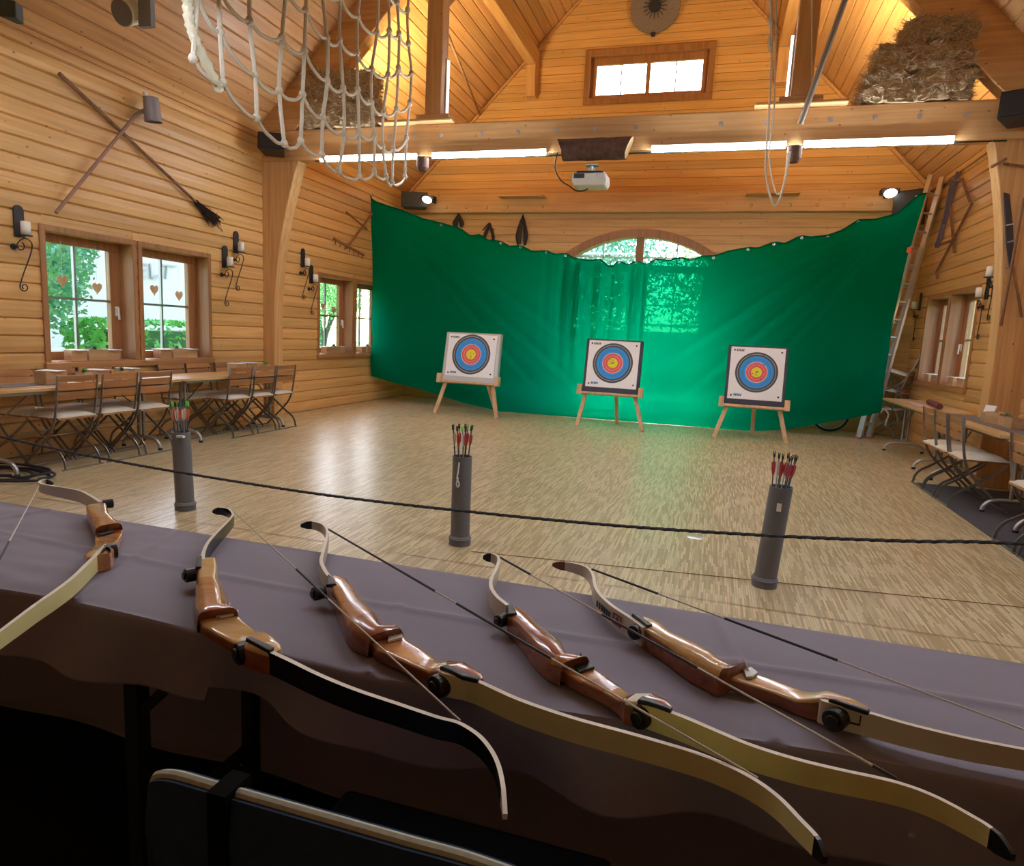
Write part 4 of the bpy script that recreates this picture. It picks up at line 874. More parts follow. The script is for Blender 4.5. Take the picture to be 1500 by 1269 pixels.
def quiver(base, topx, Hq, label, specs, where, extra):
    t = thing('arrow_tube', label, 'quiver', base, group='grey arrow tubes on the floor'); R = .062
    tilt = topx-base.x
    sh = Matrix(((1, 0, tilt/Hq), (0, 1, 0), (0, 0, 1)))
    m = MB(); m.lathe([(.0, .004), (R, .004), (R, Hq), (R-.005, Hq), (R-.005, .02), (0, .02)], n=24); m.v = [tuple(sh @ Vector(p)) for p in m.v]; obj('pipe', m, gray, t, smooth=True)
    m = MB(); m.lathe([(.0, 0), (R+.008, 0), (R+.008, .05), (R+.004, .056), (R, .06)], n=24); m.lathe([(R+.008, .034), (R+.012, .038), (R+.012, .044), (R+.008, .048)], n=24); obj('end_cap', m, gray, t, smooth=True)
    if extra == 'cord':
        m = MB(); m.tube(spline([(.0, -R-.004, Hq-.03), (-.003, -R-.008, Hq-.09), (-.008, -R-.01, Hq-.13), (.008, -R-.01, Hq-.165), (.0, -R-.01, Hq-.185), (-.010, -R-.01, Hq-.165), (.0, -R-.01, Hq-.125)]), .0045, 6); o = obj('cord_loop', m, card, t); o['label'] = 'white knotted cord loop'
    elif extra == 'tape': m = MB(); m.bb((-.005, -R-.002, Hq-.032), (.05, -R+.02, Hq-.018)); obj('tape_strip', m, card, t)
    else: m = MB(); m.bb((tilt*.8-.012, -R-.003, Hq-.13), (tilt*.8+.012, -R+.01, Hq-.085)); obj('number_tag', m, card, t)
    rnd = random.Random(int(base.x*50)); cnt = {}
    for i, (nk, ft, sf) in enumerate(specs):
        a = 2*PI*i/len(specs)+rnd.uniform(-.2, .2); r0 = rnd.uniform(.0, .03); r1 = rnd.uniform(.03, .052)
        p0 = Vector((r0*math.cos(a+2), r0*math.sin(a+2), .025)); p1 = Vector((tilt+r1*math.cos(a), r1*math.sin(a), Hq))
        d = (p1-p0).normalized(); q = Vector((0, 0, 1)).rotation_difference(d)
        nm = '%s arrow, %s fletching, %s nock, in the %s tube %s' % ('grey' if sf else 'dark', CN[ft], NN[nk], where, POS[(0 if math.sin(a) < -.6 else 3 if math.sin(a) > .6 else 1 if math.cos(a) < 0 else 2)])
        ar = thing('arrow', nm, 'arrow', base+p0, group='arrows in the %s tube, %s %s %s' % (where, NN[nk], CN[ft], POS[(0 if math.sin(a) < -.6 else 3 if math.sin(a) > .6 else 1 if math.cos(a) < 0 else 2)]))
        ar.rotation_euler = q.to_euler()
        for nme, me in zip(('shaft', 'nock', 'fletching'), arrow_parts(nk, ft, sf)): put(nme, me, ar)
quiver(Vector((-3.53, 3.79, 0)), -3.555, .56, 'grey plastic arrow tube with a strip of tape, leftmost on the floor', [('d','w',1),('g','o',0),('g','o',0),('d','w',1),('k','o',0),('g','w',1),('g','o',0),('d','r',0),('d','w',0),('g','o',1),('k','w',0),('d','o',0)], 'left', 'tape')
quiver(Vector((-1.47, 3.90, 0)), -1.475, .575, 'grey plastic arrow tube with a white cord loop, middle of three', [('k','r',0),('d','w',1),('g','r',0),('k','w',0),('k','r',1),('d','r',0),('k','w',0),('k','r',0),('g','w',1),('k','r',0)], 'middle', 'cord')
quiver(Vector((.38, 3.94, 0)), .415, .585, 'grey plastic arrow tube with a small number tag, nearest the right tables', [('k','r',0),('k','w',0),('k','r',1),('g','r',0),('k','r',0),('k','w',1),('k','r',0),('k','r',0),('d','r',0)], 'right', 'tag')
# barrier rope, floor line, rope coil
a = [atY(x, y, 3.55) for x, y in ((-60, 628), (0, 640), (120, 666), (250, 690), (460, 723), (670, 748), (900, 770), (1130, 785), (1330, 793), (1500, 797), (1700, 800))]
a[0] = Vector((-5.55, 3.55, .47)); a[-1] = Vector((2.9, 3.5, .62))
S = spline(a, 60); m = MB(); m.tube(S, .008, 9, True, 0, twist=95.0, lobes=3, lob=.28); tag(obj('barrier_rope', m, bluerope, smooth=True), 'dark twisted rope stretched low across the hall before the arrow tubes', 'rope')
for x, y, lb in ((-5.58, 3.55, 'left'), (2.92, 3.5, 'right')):
    t = thing('rope_post', 'short dark post holding the %s end of the stretched rope' % lb, 'post', (x, y, 0)); m = MB(); m.cyl((0, 0, .03), (0, 0, .66), .018, 10); obj('pole', m, blackm, t, smooth=True); m = MB(); m.lathe([(0, 0), (.14, 0), (.14, .02), (.03, .04), (0, .04)], n=20); obj('base', m, blackm, t, smooth=True)
p0, p1 = atZ(690, 808, .004), atZ(1500, 890, .004); p1 = p0+(p1-p0)*1.3
m = MB(); m.cyl(p0, p1, .0022, 6); tag(obj('shooting_line', m, old_w), 'thin cord lying on the floor behind the right arrow tube', 'cord')
m = MB(); c = atZ(1018, 787, 0); m.lathe([(0, .003), (.05, .003), (.058, .0)], c, 20); tag(obj('floor_socket', m, steel_l, smooth=True), 'small round metal plate let into the floor', 'plate')
pts = []
c = atZ(20, 698, .012); rnd = random.Random(3)
for k in range(150):
    an = k*2*PI/38; r = .30+.10*math.sin(k*.11)+.04*rnd.random(); pts.append(Vector((c.x-.1+r*math.cos(an)*1.1, c.y+.02+r*.55*math.sin(an), .012+.012*(k//38)+.004*math.sin(k))))
m = MB(); m.tube(spline(pts[::3], 3), .011, 6); tag(obj('rope_coil', m, bluerope, smooth=True), 'coil of dark rope lying on the floor by the left tables', 'rope')
# ---------------------------------------------------------------- folding tables and chairs
def make_table(L=2.0, Wt=.56, Ht=.72):
    t = thing('folding_table', '', 'table', group='folding dining tables')
    m = MB(); n = 4
    for i in range(n): m.bb((-Wt/2+i*Wt/n+.002, -L/2, Ht-.028), (-Wt/2+(i+1)*Wt/n-.002, L/2, Ht))
    obj('tabletop', m, table_w, t, bevel=.003)
    m = MB(); m.bb((-Wt/2+.04, -L/2+.06, Ht-.055), (-Wt/2+.07, L/2-.06, Ht-.028)); m.bb((Wt/2-.07, -L/2+.06, Ht-.055), (Wt/2-.04, L/2-.06, Ht-.028)); obj('rail', m, steel, t)
    for s in (-1, 1):
        y = s*(L/2-.26); m = MB()
        m.tube([(-.03, y, .13), (-.03, y, Ht-.04)], .017, 10); m.tube([(.03, y, .13), (.03, y, Ht-.04)], .017, 10); obj('leg', m, steel, t, smooth=True)
        m = MB(); m.tube(spline([(-.235, y, .0), (-.225, y, .06), (-.17, y, .11), (-.06, y, .125), (.06, y, .125), (.17, y, .11), (.225, y, .06), (.235, y, .0)], 5), .019, 10); f = obj('foot', m, steel_l, t, smooth=True)
        
        for q in (-.235, .235): m = MB(); m.cyl((q, y, 0), (q, y, .025), .021, 10); obj('rubber_cap', m, black, f)
        m = MB(); m.bar((0, y, Ht*.55), (0, y-s*.35, Ht-.05), .018, .006); obj('brace', m, steel, t)
    return t
def make_chair(cush=True):
    """folding bistro chair, sitter looks along -x; origin on the floor under the seat centre"""
    t = thing('folding_chair', '', 'chair', group='folding bistro chairs')
    w = .19; fm = steel
    m = MB()
    for s in (-1, 1):                       # back uprights running down to the front feet
        pts = spline([(.235, s*w, .82), (.215, s*w, .66), (.175, s*w, .44), (.10, s*w, .30), (-.06, s*w, .14), (-.19, s*w, .02), (-.20, s*w, .0)], 5)
        for p, q in zip(pts, pts[1:]): m.bar(p, q+(q-p)*.06, .007, .022, (1, 0, 0))
    m.bar((-.20, -w, .006), (-.20, w, .006), .012, .012); obj('back_frame', m, fm, t)
    m = MB()
    for s in (-1, 1):                       # crossing legs with curved rear feet
        y = s*(w-.02)
        pts = spline([(-.17, y, .425), (-.05, y, .32), (.10, y, .205), (.19, y, .145), (.235, y, .08), (.25, y, .0)], 5)
        for p, q in zip(pts, pts[1:]): m.bar(p, q+(q-p)*.06, .007, .022, (1, 0, 0))
    m.bar((.25, -w-.01, .006), (.25, w+.01, .006), .014, .012); m.bar((.0, -w, .275), (.0, w, .275), .01, .01); obj('leg_frame', m, fm, t)
    for (z0, z1, mm_) in ((.765, .815, 0), (.69, .752, 1), (.61, .675, 1)):
        m = MB(); n = 6
        for i in range(n):
            a0, a1 = -w+2*w*i/n, -w+2*w*(i+1)/n; c0, c1 = .012*(1-(a0/w)**2), .012*(1-(a1/w)**2)
            xb = lambda z: .215+(z-.66)*.125-.016
            m.prism([(xb(z0)+c0, a0, z0), (xb(z0)+c1, a1, z0), (xb(z1)+c1, a1, z1), (xb(z1)+c0, a0, z1)], (.014, 0, 0))
        o = obj('back_slat', m, slat_w, t)
    for i in range(5):
        m = MB(); x = -.17+i*.078; m.bb((x, -w+.01, .435), (x+.066, w-.01, .45)); obj('seat_slat', m, slat_w, t)
    if cush:
        m = MB(); P = []; n = 10
        for i in range(n+1):
            row = []
            for j in range(n+1):
                u, v = i/n*2-1, j/n*2-1; e = (1-abs(u)**6)*(1-abs(v)**6); row.append(Vector((.01+u*.195, v*.195, .452+.04*e+.002*math.sin(i*2.1+j))))
            P.append(row)
        m.grid(P); m.bb((-.18, -.185, .451), (.2, .185, .46)); obj('seat_cushion', m, cushion, t, smooth=True)
    return t
table0 = make_table(); chair0 = make_chair(); used = {'t': False, 'c': False}
def put_table(x, y, label):
    o = table0 if not used['t'] else copy_tree(table0); used['t'] = True; return place(o, (x, y, 0), 0, label)
def put_chair(x, y, rz, label):
    o = chair0 if not used['c'] else copy_tree(chair0); used['c'] = True; return place(o, (x, y, 0), rz, label)
TLX, TRX = -5.60, 2.60
put_table(TLX, 4.70, 'folding table along the left wall nearest the viewer, below the first window')
put_table(TLX, 6.75, 'folding table along the left wall beside the curved post')
put_table(TRX, 9.62, 'folding table along the right wall farthest back below the windows')
put_table(TRX, 7.46, 'middle folding table along the right wall by the right post')
put_table(TRX, 5.28, 'nearest folding table along the right wall at the picture edge')
words = ('first', 'second', 'third')
for i, y in enumerate((4.48, 4.92, 5.34)): put_chair(-5.52, y, 0, '%s folding chair on the room side of the near left table' % words[i])
for i, y in enumerate((6.58, 7.02, 7.44)): put_chair(-5.51, y, 0, '%s folding chair on the room side of the far left table' % words[i])
for i, y in enumerate((4.45, 4.88, 5.30)): put_chair(-5.80, y, PI, '%s folding chair with its back to the left wall at the near table' % words[i])
for i, y in enumerate((6.30, 6.72, 7.2)): put_chair(-5.80, y, PI, '%s folding chair with its back to the left wall at the far table' % words[i])
for i, y in enumerate((7.75, 7.38, 6.95)): put_chair(2.37, y, PI, '%s folding chair from the back at the middle right table' % words[i])
for i, y in enumerate((5.55, 5.12)): put_chair(2.37, y, PI, '%s folding chair at the right picture edge by the nearest right table' % words[i])
for i in range(3):
    o = put_chair(2.74, 12.14, PI/2*1.55+PI, ('lowest folding chair stacked behind the ladder', 'middle folding chair stacked behind the ladder', 'topmost folding chair stacked behind the ladder')[i]); o.location.z = i*.30; o.location.y += i*.02
    if i: o.rotation_euler = (0, math.radians(7*i), PI/2*1.55+PI+.12*i)
m = MB(); m.bb((2.12, 4.0, .0), (3.0, 7.9, .008)); tag(obj('floor_mat', m, plain('charcoal_mat', (.065, .062, .075), .9, noise=.15, nscale=90)), 'long charcoal floor mat under the right tables', 'mat')
runm = plain('table_runner', (.16, .13, .125), .9, noise=.1, nscale=80)
for x, y0, y1, lb in ((2.62, 6.5, 8.4, 'middle right table'), (2.62, 4.4, 6.2, 'nearest right table'), (-5.62, 3.8, 4.6, 'near left table')):
    m = MB(); m.bb((x-.13, y0, .7205), (x+.13, y1, .7235)); tag(obj('table_runner', m, runm), 'dark cloth runner laid along the %s' % lb, 'runner')
# boxes, cards and succulents on tables and sills
def make_box(w, d, h):
    m = MB(); e = .010
    m.bb((-w/2, -d/2, 0), (w/2, d/2, e)); m.bb((-w/2, -d/2, e), (-w/2+e, d/2, h)); m.bb((w/2-e, -d/2, e), (w/2, d/2, h)); m.bb((-w/2+e, -d/2, e), (w/2-e, -d/2+e, h)); m.bb((-w/2+e, d/2-e, e), (w/2-e, d/2, h)); return m
bxm = [make_box(.11, .16, .10).mesh('box_a', crate_w), make_box(.12, .22, .11).mesh('box_b', crate_w), make_box(.09, .10, .09).mesh('box_c', crate_w)]
for me in bxm: fix(me)
def succulent_mesh(seed):
    r = random.Random(seed); m = MB()
    for k in range(34):
        a = r.uniform(0, 2*PI); e = r.uniform(.2, 1.4); L = r.uniform(.035, .07); d = Vector((math.cos(a)*math.cos(e), math.sin(a)*math.cos(e), math.sin(e))); s = d.cross(Vector((0, 0, 1)))
        s = s.normalized()*.012 if s.length > .01 else Vector((.012, 0, 0))
        b = Vector((0, 0, .0)); m.add([b-s*.4, b+d*L*.6-s, b+d*L, b+d*L*.6+s, b+s*.4, b+d*L*.5+Vector((0, 0, .006))], [(0, 1, 5), (1, 2, 5), (2, 3, 5), (3, 4, 5), (4, 0, 5)])
    return m
sucm = [succulent_mesh(1).mesh('leaves', leafm), succulent_mesh(2).mesh('leaves', plain('leaf_grey_green', (.16, .26, .16), .7))]
cardme = MB(); cardme.box((0, 0, .0), (.004, .13, .12), Matrix.Rotation(.25, 3, 'Y')); cardme.box((.012, .004, -.002), (.004, .12, .12), Matrix.Rotation(.32, 3, 'Y')); cardme = cardme.mesh('cards', card)
flat = MB(); flat.bb((-.09, -.07, 0), (.09, .07, .006)); flat = flat.mesh('flyer', card)
def box(i, x, y, z, lb, rz=0, fill=None):
    tag(put('wooden_box', bxm[i], None, (x, y, z), (0, 0, rz)), 'small wooden box '+lb, 'box', 'small wooden boxes')
    h = (.10, .11, .09)[i]
    if fill == 'g' or fill == 's':
        t = thing('succulent', ('bright green' if fill == 'g' else 'grey green')+' plant in box '+lb, 'plant', (x, y, z+.012)); m = MB(); m.bb((-.034, -.034, 0), (.034, .034, h-.03)); obj('soil', m, plain('soil', (.05, .035, .025), .95), t); put('leaves', sucm[0 if fill == 'g' else 1], t, (0, 0, h-.03)); 
    elif fill == 'c': tag(put('card_stack', cardme, None, (x, y, z+.10), (0, 0, rz)), 'white cards in box '+lb, 'cards', 'cards in wooden boxes')
    elif fill == 'f': tag(put('flyer', flat, None, (x, y, z+h), (0, 0, rz+.2)), 'white flyer on box '+lb, 'paper', 'flyers on wooden boxes')
zt = .722
for i, y, dx_, lb, f in ((1, 4.50, .0, 'leftmost on the near left table', 'f'), (2, 4.80, .03, 'beside the leftmost box on the near left table', 'g'), (0, 4.98, -.02, 'with flyer between two plants on the near left table', 'f'), (2, 5.20, .04, 'at the right of the near left table group', 's'), (0, 5.36, -.05, 'low at the end of the near left table group', 'f'),
                         (1, 6.92, .0, 'with cards on the far left table, nearest', 'f'), (1, 7.2, -.05, 'in the middle of the far left table group', 'f'), (2, 7.47, .0, 'with a plant at the end of the far left table', 'g')):
    box(i, -5.62+dx_, y, zt, lb, .1*i, f)
for i, y, lb, f in ((1, 7.5, 'leftmost on the middle right table', None), (2, 7.3, 'with a grey plant on the middle right table', 's'), (0, 7.12, 'nearest on the middle right table', None), (2, 7.75, 'with cards at the far end of the middle right table', 'c')): box(i, 2.66, y, zt+.003, lb, .2*i, f)
for (w, wn_) in ((WL[0], 'first left window'), (WL[1], 'second left window'), (WL[2], 'third left window'), (WL[3], 'fourth left window')):
    for k, u in enumerate((.34, .55, .74)):
        box((0, 1, 0)[k], XL-.045, w[0]+(w[1]-w[0])*u, w[2]+.020, 'on the %s sill, %s' % (wn_, ('left one', 'middle one', 'right one')[k]), 0, ('f', 's', 'f')[k])
for (w, wn_) in ((WR[0], 'right wall window by the post'), (WR[1], 'right wall window by the ladder')):
    for k, u in enumerate((.3, .65)): box(1, XR+.045, w[0]+(w[1]-w[0])*u, w[2]+.020, 'on the %s sill, %s' % (wn_, ('nearer one', 'farther one')[k]), 0, 'f')
t = thing('rolled_cloth', 'rolled dark red cloth lying on the far right table', 'cloth', (2.62, 9.3, .722)); m = MB(); m.tube(spline([(-.05, -.35, .035), (0, 0, .04), (.05, .45, .035)], 5), .035, 10); obj('roll', m, plain('maroon_cloth', (.14, .04, .035), .9, noise=.2), t, smooth=True); m = MB(); m.bb((-.2, -.3, 0), (-.07, .5, .006)); obj('flat_end', m, plain('pink_cloth', (.5, .3, .25), .9), t)
# ---------------------------------------------------------------- candle sconces
def spiral(c, r0, r1, a0, a1, n, plane):
    out = []
    for k in range(n+1):
        u = k/n; a = a0+(a1-a0)*u; r = r0+(r1-r0)*u; out.append(Vector(c)+plane(r*math.cos(a), r*math.sin(a)))
    return out
def make_sconce():
    """against a wall at x=0, room to +x; z=0 at candle plate"""
    t = thing('candle_sconce', '', 'sconce', group='wall candle sconces')
    m = MB(); n = 14; w = .048; hgt = .26
    poly = [(0, -w, -.02), (0, w, -.02)]+[(0, w*math.cos(PI*k/n), hgt-w+w*math.sin(PI*k/n)) for k in range(n+1)]
    m.prism(poly, (.015, 0, 0)); obj('backboard', m, darkwood, t, bevel=.003)
    m = MB(); m.lathe([(0, -.012), (.052, -.008), (.055, -.002), (0, -.002)], (.085, 0, 0), 16); m.bar((.01, 0, -.006), (.085, 0, -.006), .02, .006); obj('candle_plate', m, blackm, t, smooth=True)
    pl = lambda a, b: Vector((.02, a, b))
    path = spiral((.05, -.02, -.115), .03, .052, -2.2*PI/2, 2.9, 16, lambda a, b: Vector((0, a, b)))
    up_ = spline([(.06, -.072, -.10), (.075, -.05, -.055), (.08, .0, -.03), (.075, .055, -.06), (.06, .065, -.12), (.045, .04, -.22), (.035, .0, -.33), (.03, -.03, -.42)], 5)
    end = [Vector((.03, .0, -.46))+Vector((0, r*math.cos(a), r*math.sin(a))) for k in range(20) for a, r in [(2.5+k*.42, .042-.0014*k)]]
    m = MB(); m.tube(up_+end, .0055, 6); m.tube([Vector((.06, -.072, -.10))+Vector((0, .035-.035*math.cos(k*.3), -.035*math.sin(k*.3))) for k in range(15)], .0055, 6); obj('scroll', m, blackm, t, smooth=True)
    m = MB(); m.cyl((0, -.06, -.11), (.06, -.06, -.11), .012, 8); m.cyl((.002, -.06, -.11), (.012, -.06, -.11), .028, 10); obj('wall_pin', m, blackm, t)
    return t
cm = MB(); cm.lathe([(0, 0), (.038, 0), (.039, .06), (.038, .115), (.03, .118), (.012, .10), (0, .098)], n=18); cm.cyl((0, 0, .098), (0, 0, .116), .002, 5)
sc0 = make_sconce(); first = [True]; candle_me = cm.mesh('candle', wax, True)
def sconce(x, y, z, sgn, lb):
    o = sc0 if first[0] else copy_tree(sc0); first[0] = False
    place(o, (x, y, z), 0 if sgn > 0 else PI, 'black wrought iron candle sconce '+lb)
    tag(put('candle', candle_me, None, (x+sgn*.085, y, z)), 'white pillar candle on the sconce '+lb, 'candle', 'candles on wall sconces')
xs = XL+.03
sconce(xs, 4.64, 2.02, 1, 'left of the first left window')
sconce(xs, 7.29, 2.03, 1, 'lower of the pair left of the curved post')
sconce(xs, 7.50, 2.24, 1, 'higher of the pair left of the curved post')
sconce(xs, 8.98, 2.22, 1, 'higher of the pair just past the curved post')
sconce(xs, 9.20, 2.0, 1, 'lower of the pair just past the curved post')
sconce(XR-.03, 9.18, 2.28, -1, 'higher of the pair beside the right post')
sconce(XR-.03, 9.42, 2.06, -1, 'lower of the pair beside the right post')
sconce(XR-.03, 12.2, 2.06, -1, 'behind the aluminium ladder')
# ---------------------------------------------------------------- tools on the walls
t = thing('twig_broom', 'old twig broom with long brown handle hung slanting on the left wall', 'broom', (xs, 6, 3))
a, b = Vector((.035, 5.08-6, .54)), Vector((.035, 6.82-6, 2.70-3)); m = MB(); m.cyl(a, b, .020, 8, r2=.016); obj('handle', m, old_w, t, smooth=True)
d = (b-a).normalized(); m = MB(); rnd = random.Random(5)
for k in range(160):
    s_ = Vector((rnd.gauss(0, .010), rnd.gauss(0, .012), rnd.gauss(0, .012))); e_ = s_+d*rnd.uniform(.24, .36)+Vector((rnd.uniform(-.02, .03), rnd.gauss(0, .035), rnd.gauss(0, .035))); s_.x = max(s_.x, -.02); m.cyl(b-d*.05+s_, b+e_, .004, 4)
o = obj('twigs', m, plain('twig_dark', (.035, .02, .018), .9), t); o['kind'] = 'stuff'
t = thing('long_scoop', 'long handled grey metal scoop crossing the broom on the left wall', 'scoop', (xs, 6, 3))
a, b = Vector((.06, 4.96-6, 2.27-3)), Vector((.06, 5.92-6, 3.44-3)); m = MB(); m.cyl(a, b, .017, 8); obj('handle', m, plain('weathered_pole', (.33, .18, .13), .7, noise=.3), t, smooth=True)
c = Vector((.15, 6.04-6, 3.52-3)); m = MB(); m.lathe([(0, .12), (.075, .12), (.085, -.12), (.09, -.122), (.082, -.122), (.07, .11), (0, .11)], n=18); m.v = [tuple(Matrix.Rotation(.12, 3, 'X') @ Vector(p)+c) for p in m.v]; obj('can', m, plain('tarnished_tin', (.30, .26, .27), .5, .4), t, smooth=True)
m = MB(); m.cyl(c+Vector((-.03, -.05, .10)), c+Vector((-.03, -.055, .155)), .026, 10); obj('knob', m, wax, t); m = MB(); m.cyl(b-(b-a).normalized()*.02, c+Vector((-.05, -.05, -.02)), .02, 8); obj('socket', m, steel, t)
t = thing('hay_rake', 'old wooden rake hung on the left wall beside the green cloth', 'rake', (xs, 10.5, 3))
m = MB(); m.cyl((.04, .72, .52), (.04, -.32, -.36), .018, 8); obj('handle', m, old_w, t); m = MB(); m.bar((.04, -.72, -.26), (.04, .25, -.40), .03, .03); h_ = obj('head', m, old_w, t)
for k in range(7): y = -.66+k*.145; m = MB(); m.cyl((.04, y, -.27-.02*k), (.04, y-.02, -.35-.02*k), .007, 5); obj('tooth', m, old_w, h_)
m = MB(); m.bar((.04, -.35, .22), (.04, .35, .05), .02, .02); obj('crosspiece', m, old_w, t)
xw = XR-.03
t = thing('wooden_yoke', 'old wooden frame tool with slats hung high on the right wall above the windows', 'tool', (0, 0, 0))
def wl(px, py, off=.04): p = atX(px, py, xw-off); return p
m = MB(); m.bar(wl(1404, 252), wl(1372, 362), .05, .04); m.bar(wl(1394, 262), wl(1378, 350), .03, .03); obj('plank', m, plain('grey_violet_wood', (.13, .10, .14), .8, noise=.2), t)
for a, b in (((1393, 268), (1409, 262)), ((1409, 262), (1421, 295)), ((1424, 298), (1371, 400)), ((1392, 300), (1398, 370)), ((1378, 358), (1400, 350)), ((1372, 398), (1373, 408)), ((1364, 280), (1395, 262))):
    m = MB(); m.bar(wl(*a), wl(*b), .03, .025); obj('rod', m, old_w, t)
t = thing('hanging_saw', 'long dark tool hung on the right post', 'tool', (0, 0, 0))
m = MB(); P_ = [atY(x, y, BY0-.03) for x, y in ((1471, 282), (1479, 284), (1484, 330), (1486, 385), (1480, 400), (1475, 360))]; m.prism(P_, (0, .02, 0)); obj('blade', m, plain('dark_metal_tool', (.05, .04, .05), .6), t)
m = MB(); m.bar(atY(1474, 330, BY0-.035), atY(1485, 328, BY0-.035), .012, .012); m.bar(atY(1476, 355, BY0-.035), atY(1487, 352, BY0-.035), .012, .012); obj('strap', m, steel_l, t)
for pts_, lb in ((((1500, 290), (1466, 478)), 'thin pole leaning against the right post'), (((1484, 390), (1497, 465)), 'short dark stick hanging on the right post'), (((1452, 245), (1474, 232)), 'short peg stick at the top of the right post'), (((1470, 240), (1500, 244)), 'level stick at the top of the right post')):
    m = MB(); m.cyl(atY(*pts_[0], BY0-.06), atY(*pts_[1], BY0-.06), .014, 8); tag(obj('stick', m, old_w, smooth=True), lb, 'stick')
# ---------------------------------------------------------------- ladder, wheel, gear on hooks
t = thing('ladder', 'aluminium extension ladder leaning into the back right corner', 'ladder', (0, 0, 0))
A, B = Vector((2.27, 11.62, .02)), Vector((2.76, 11.48, 3.95)); wv = Vector((.19, .15, 0)); dl = (B-A)
off = Vector((-.02, -.09, .0)); pv = Vector((-.15, .19, 0))
for q, L_ in ((A, 1), (A+wv, 1), (A+off+wv*.08, .74), (A+off+wv*.92, .74)):
    m = MB(); m.bar(q, q+dl*L_, .03, .075, pv); obj('stile', m, alu, t)
for k in range(10): u = .06+k*.068; m = MB(); m.cyl(A+off+wv*.08+dl*u, A+off+wv*.92+dl*u, .014, 8); obj('rung', m, alu, t)
for k in range(14): u = .05+k*.068; m = MB(); m.cyl(A+dl*u, A+wv+dl*u, .015, 8); obj('rung', m, alu, t)
capm = plain('red_cap', (.75, .14, .08), .5)
for q, nme in ((A, 'foot_cap'), (A+wv, 'foot_cap'), (A+dl*.72+off, 'end_cap'), (A+dl*.56, 'end_cap')): m = MB(); m.bar(q-dl.normalized()*.02, q+dl.normalized()*.06, .04, .085, pv); obj(nme, m, capm, t)
t = thing('bicycle_wheel', 'bicycle wheel showing under the green cloth by the ladder', 'wheel', (1.92, 12.2, .30), (0, 0, 0)); m = MB(); R_ = [Vector((.28*math.cos(2*PI*k/36), 0, .28*math.sin(2*PI*k/36))) for k in range(37)]; m.tube(R_, .020, 8, False); obj('tyre', m, black, t, smooth=True)
m = MB(); m.tube([p*.92 for p in R_], .010, 6, False); obj('rim', m, steel_l, t, smooth=True)
for k in range(18): an = 2*PI*k/18; m = MB(); m.cyl((0, .02*(-1)**k, 0), (.26*math.cos(an), 0, .26*math.sin(an)), .0015, 4); obj('spoke', m, steel, t)
m = MB(); m.cyl((0, -.04, 0), (0, .04, 0), .02, 10); obj('hub', m, steel, t)
leather = plain('dark_leather', (.03, .018, .015), .6)
for i, (px, py, L_, lb) in enumerate(((672, 316, .22, 'leftmost, nearest the loudspeaker'), (717, 330, .34, 'middle one with a loop'), (766, 318, .52, 'largest, beside the arched window'))):
    p = atY(px, py, YB-.06); t = thing('harness', 'dark leather harness hung on the back wall, '+lb, 'harness', p, group='leather harness on the back wall')
    m = MB(); m.cyl((0, .04, .04), (0, -.03, .04), .008, 6); obj('hook', m, blackm, t)
    m = MB(); 
    for s in (-1, 1): m.tube(spline([(0, 0, .03), (s*.05, -.01, -L_*.3), (s*.09, -.015, -L_*.7), (s*.06, -.01, -L_)], 5), [.012+.02*abs(math.sin(k*.2)) for k in range(16)], 6)
    obj('strap', m, leather, t, smooth=True)
    if i != 1: m = MB(); m.prism([(-.09, -.02, -L_*.95), (-.02, -.02, -L_*.95), (.0, -.02, -.05), (-.03, -.02, -.06)], (0, .03, 0)); m.prism([(.10, -.02, -L_*.95), (.04, -.02, -L_*.95), (.0, -.02, -.05), (.03, -.02, -.06)], (0, .03, 0)); obj('pouch', m, leather, t)
    else: m = MB(); m.tube(spline([(-.13, -.01, -.10), (-.03, -.01, .02), (.02, -.01, .03), (.05, -.01, -.05), (.09, -.01, -.09)], 5), .011, 6); obj('loop', m, plain('brown_leather', (.10, .035, .02), .6), t, smooth=True)
c = Vector((-1.51, YB-.09, 6.98)); t = thing('basket_disc', 'large round woven disc with dark hub high on the gable', 'disc', c)
m = MB(); n = 36; m.cyl((0, .03, 0), (0, -.03, 0), .42, n); obj('plate', m, plain('grey_wicker', (.24, .20, .19), .8, noise=.2, nscale=25, bump=.5), t, bevel=.01)
m = MB(); m.cyl((0, -.03, 0), (0, -.07, 0), .10, 20); obj('hub', m, plain('dark_wicker', (.03, .03, .045), .8), t)
for k in range(16): an = 2*PI*k/16; m = MB(); m.bar((.1*math.cos(an), -.035, .1*math.sin(an)), (.2*math.cos(an), -.035, .2*math.sin(an)), .012, .01); obj('ray', m, plain('dark_wicker2', (.06, .055, .07), .8) if k == 0 else MATS['dark_wicker2'], t)
m = MB(); m.cyl((0, -.03, -.42), (0, -.03, -.47), .04, 10); obj('loop', m, MATS['dark_wicker'], t)
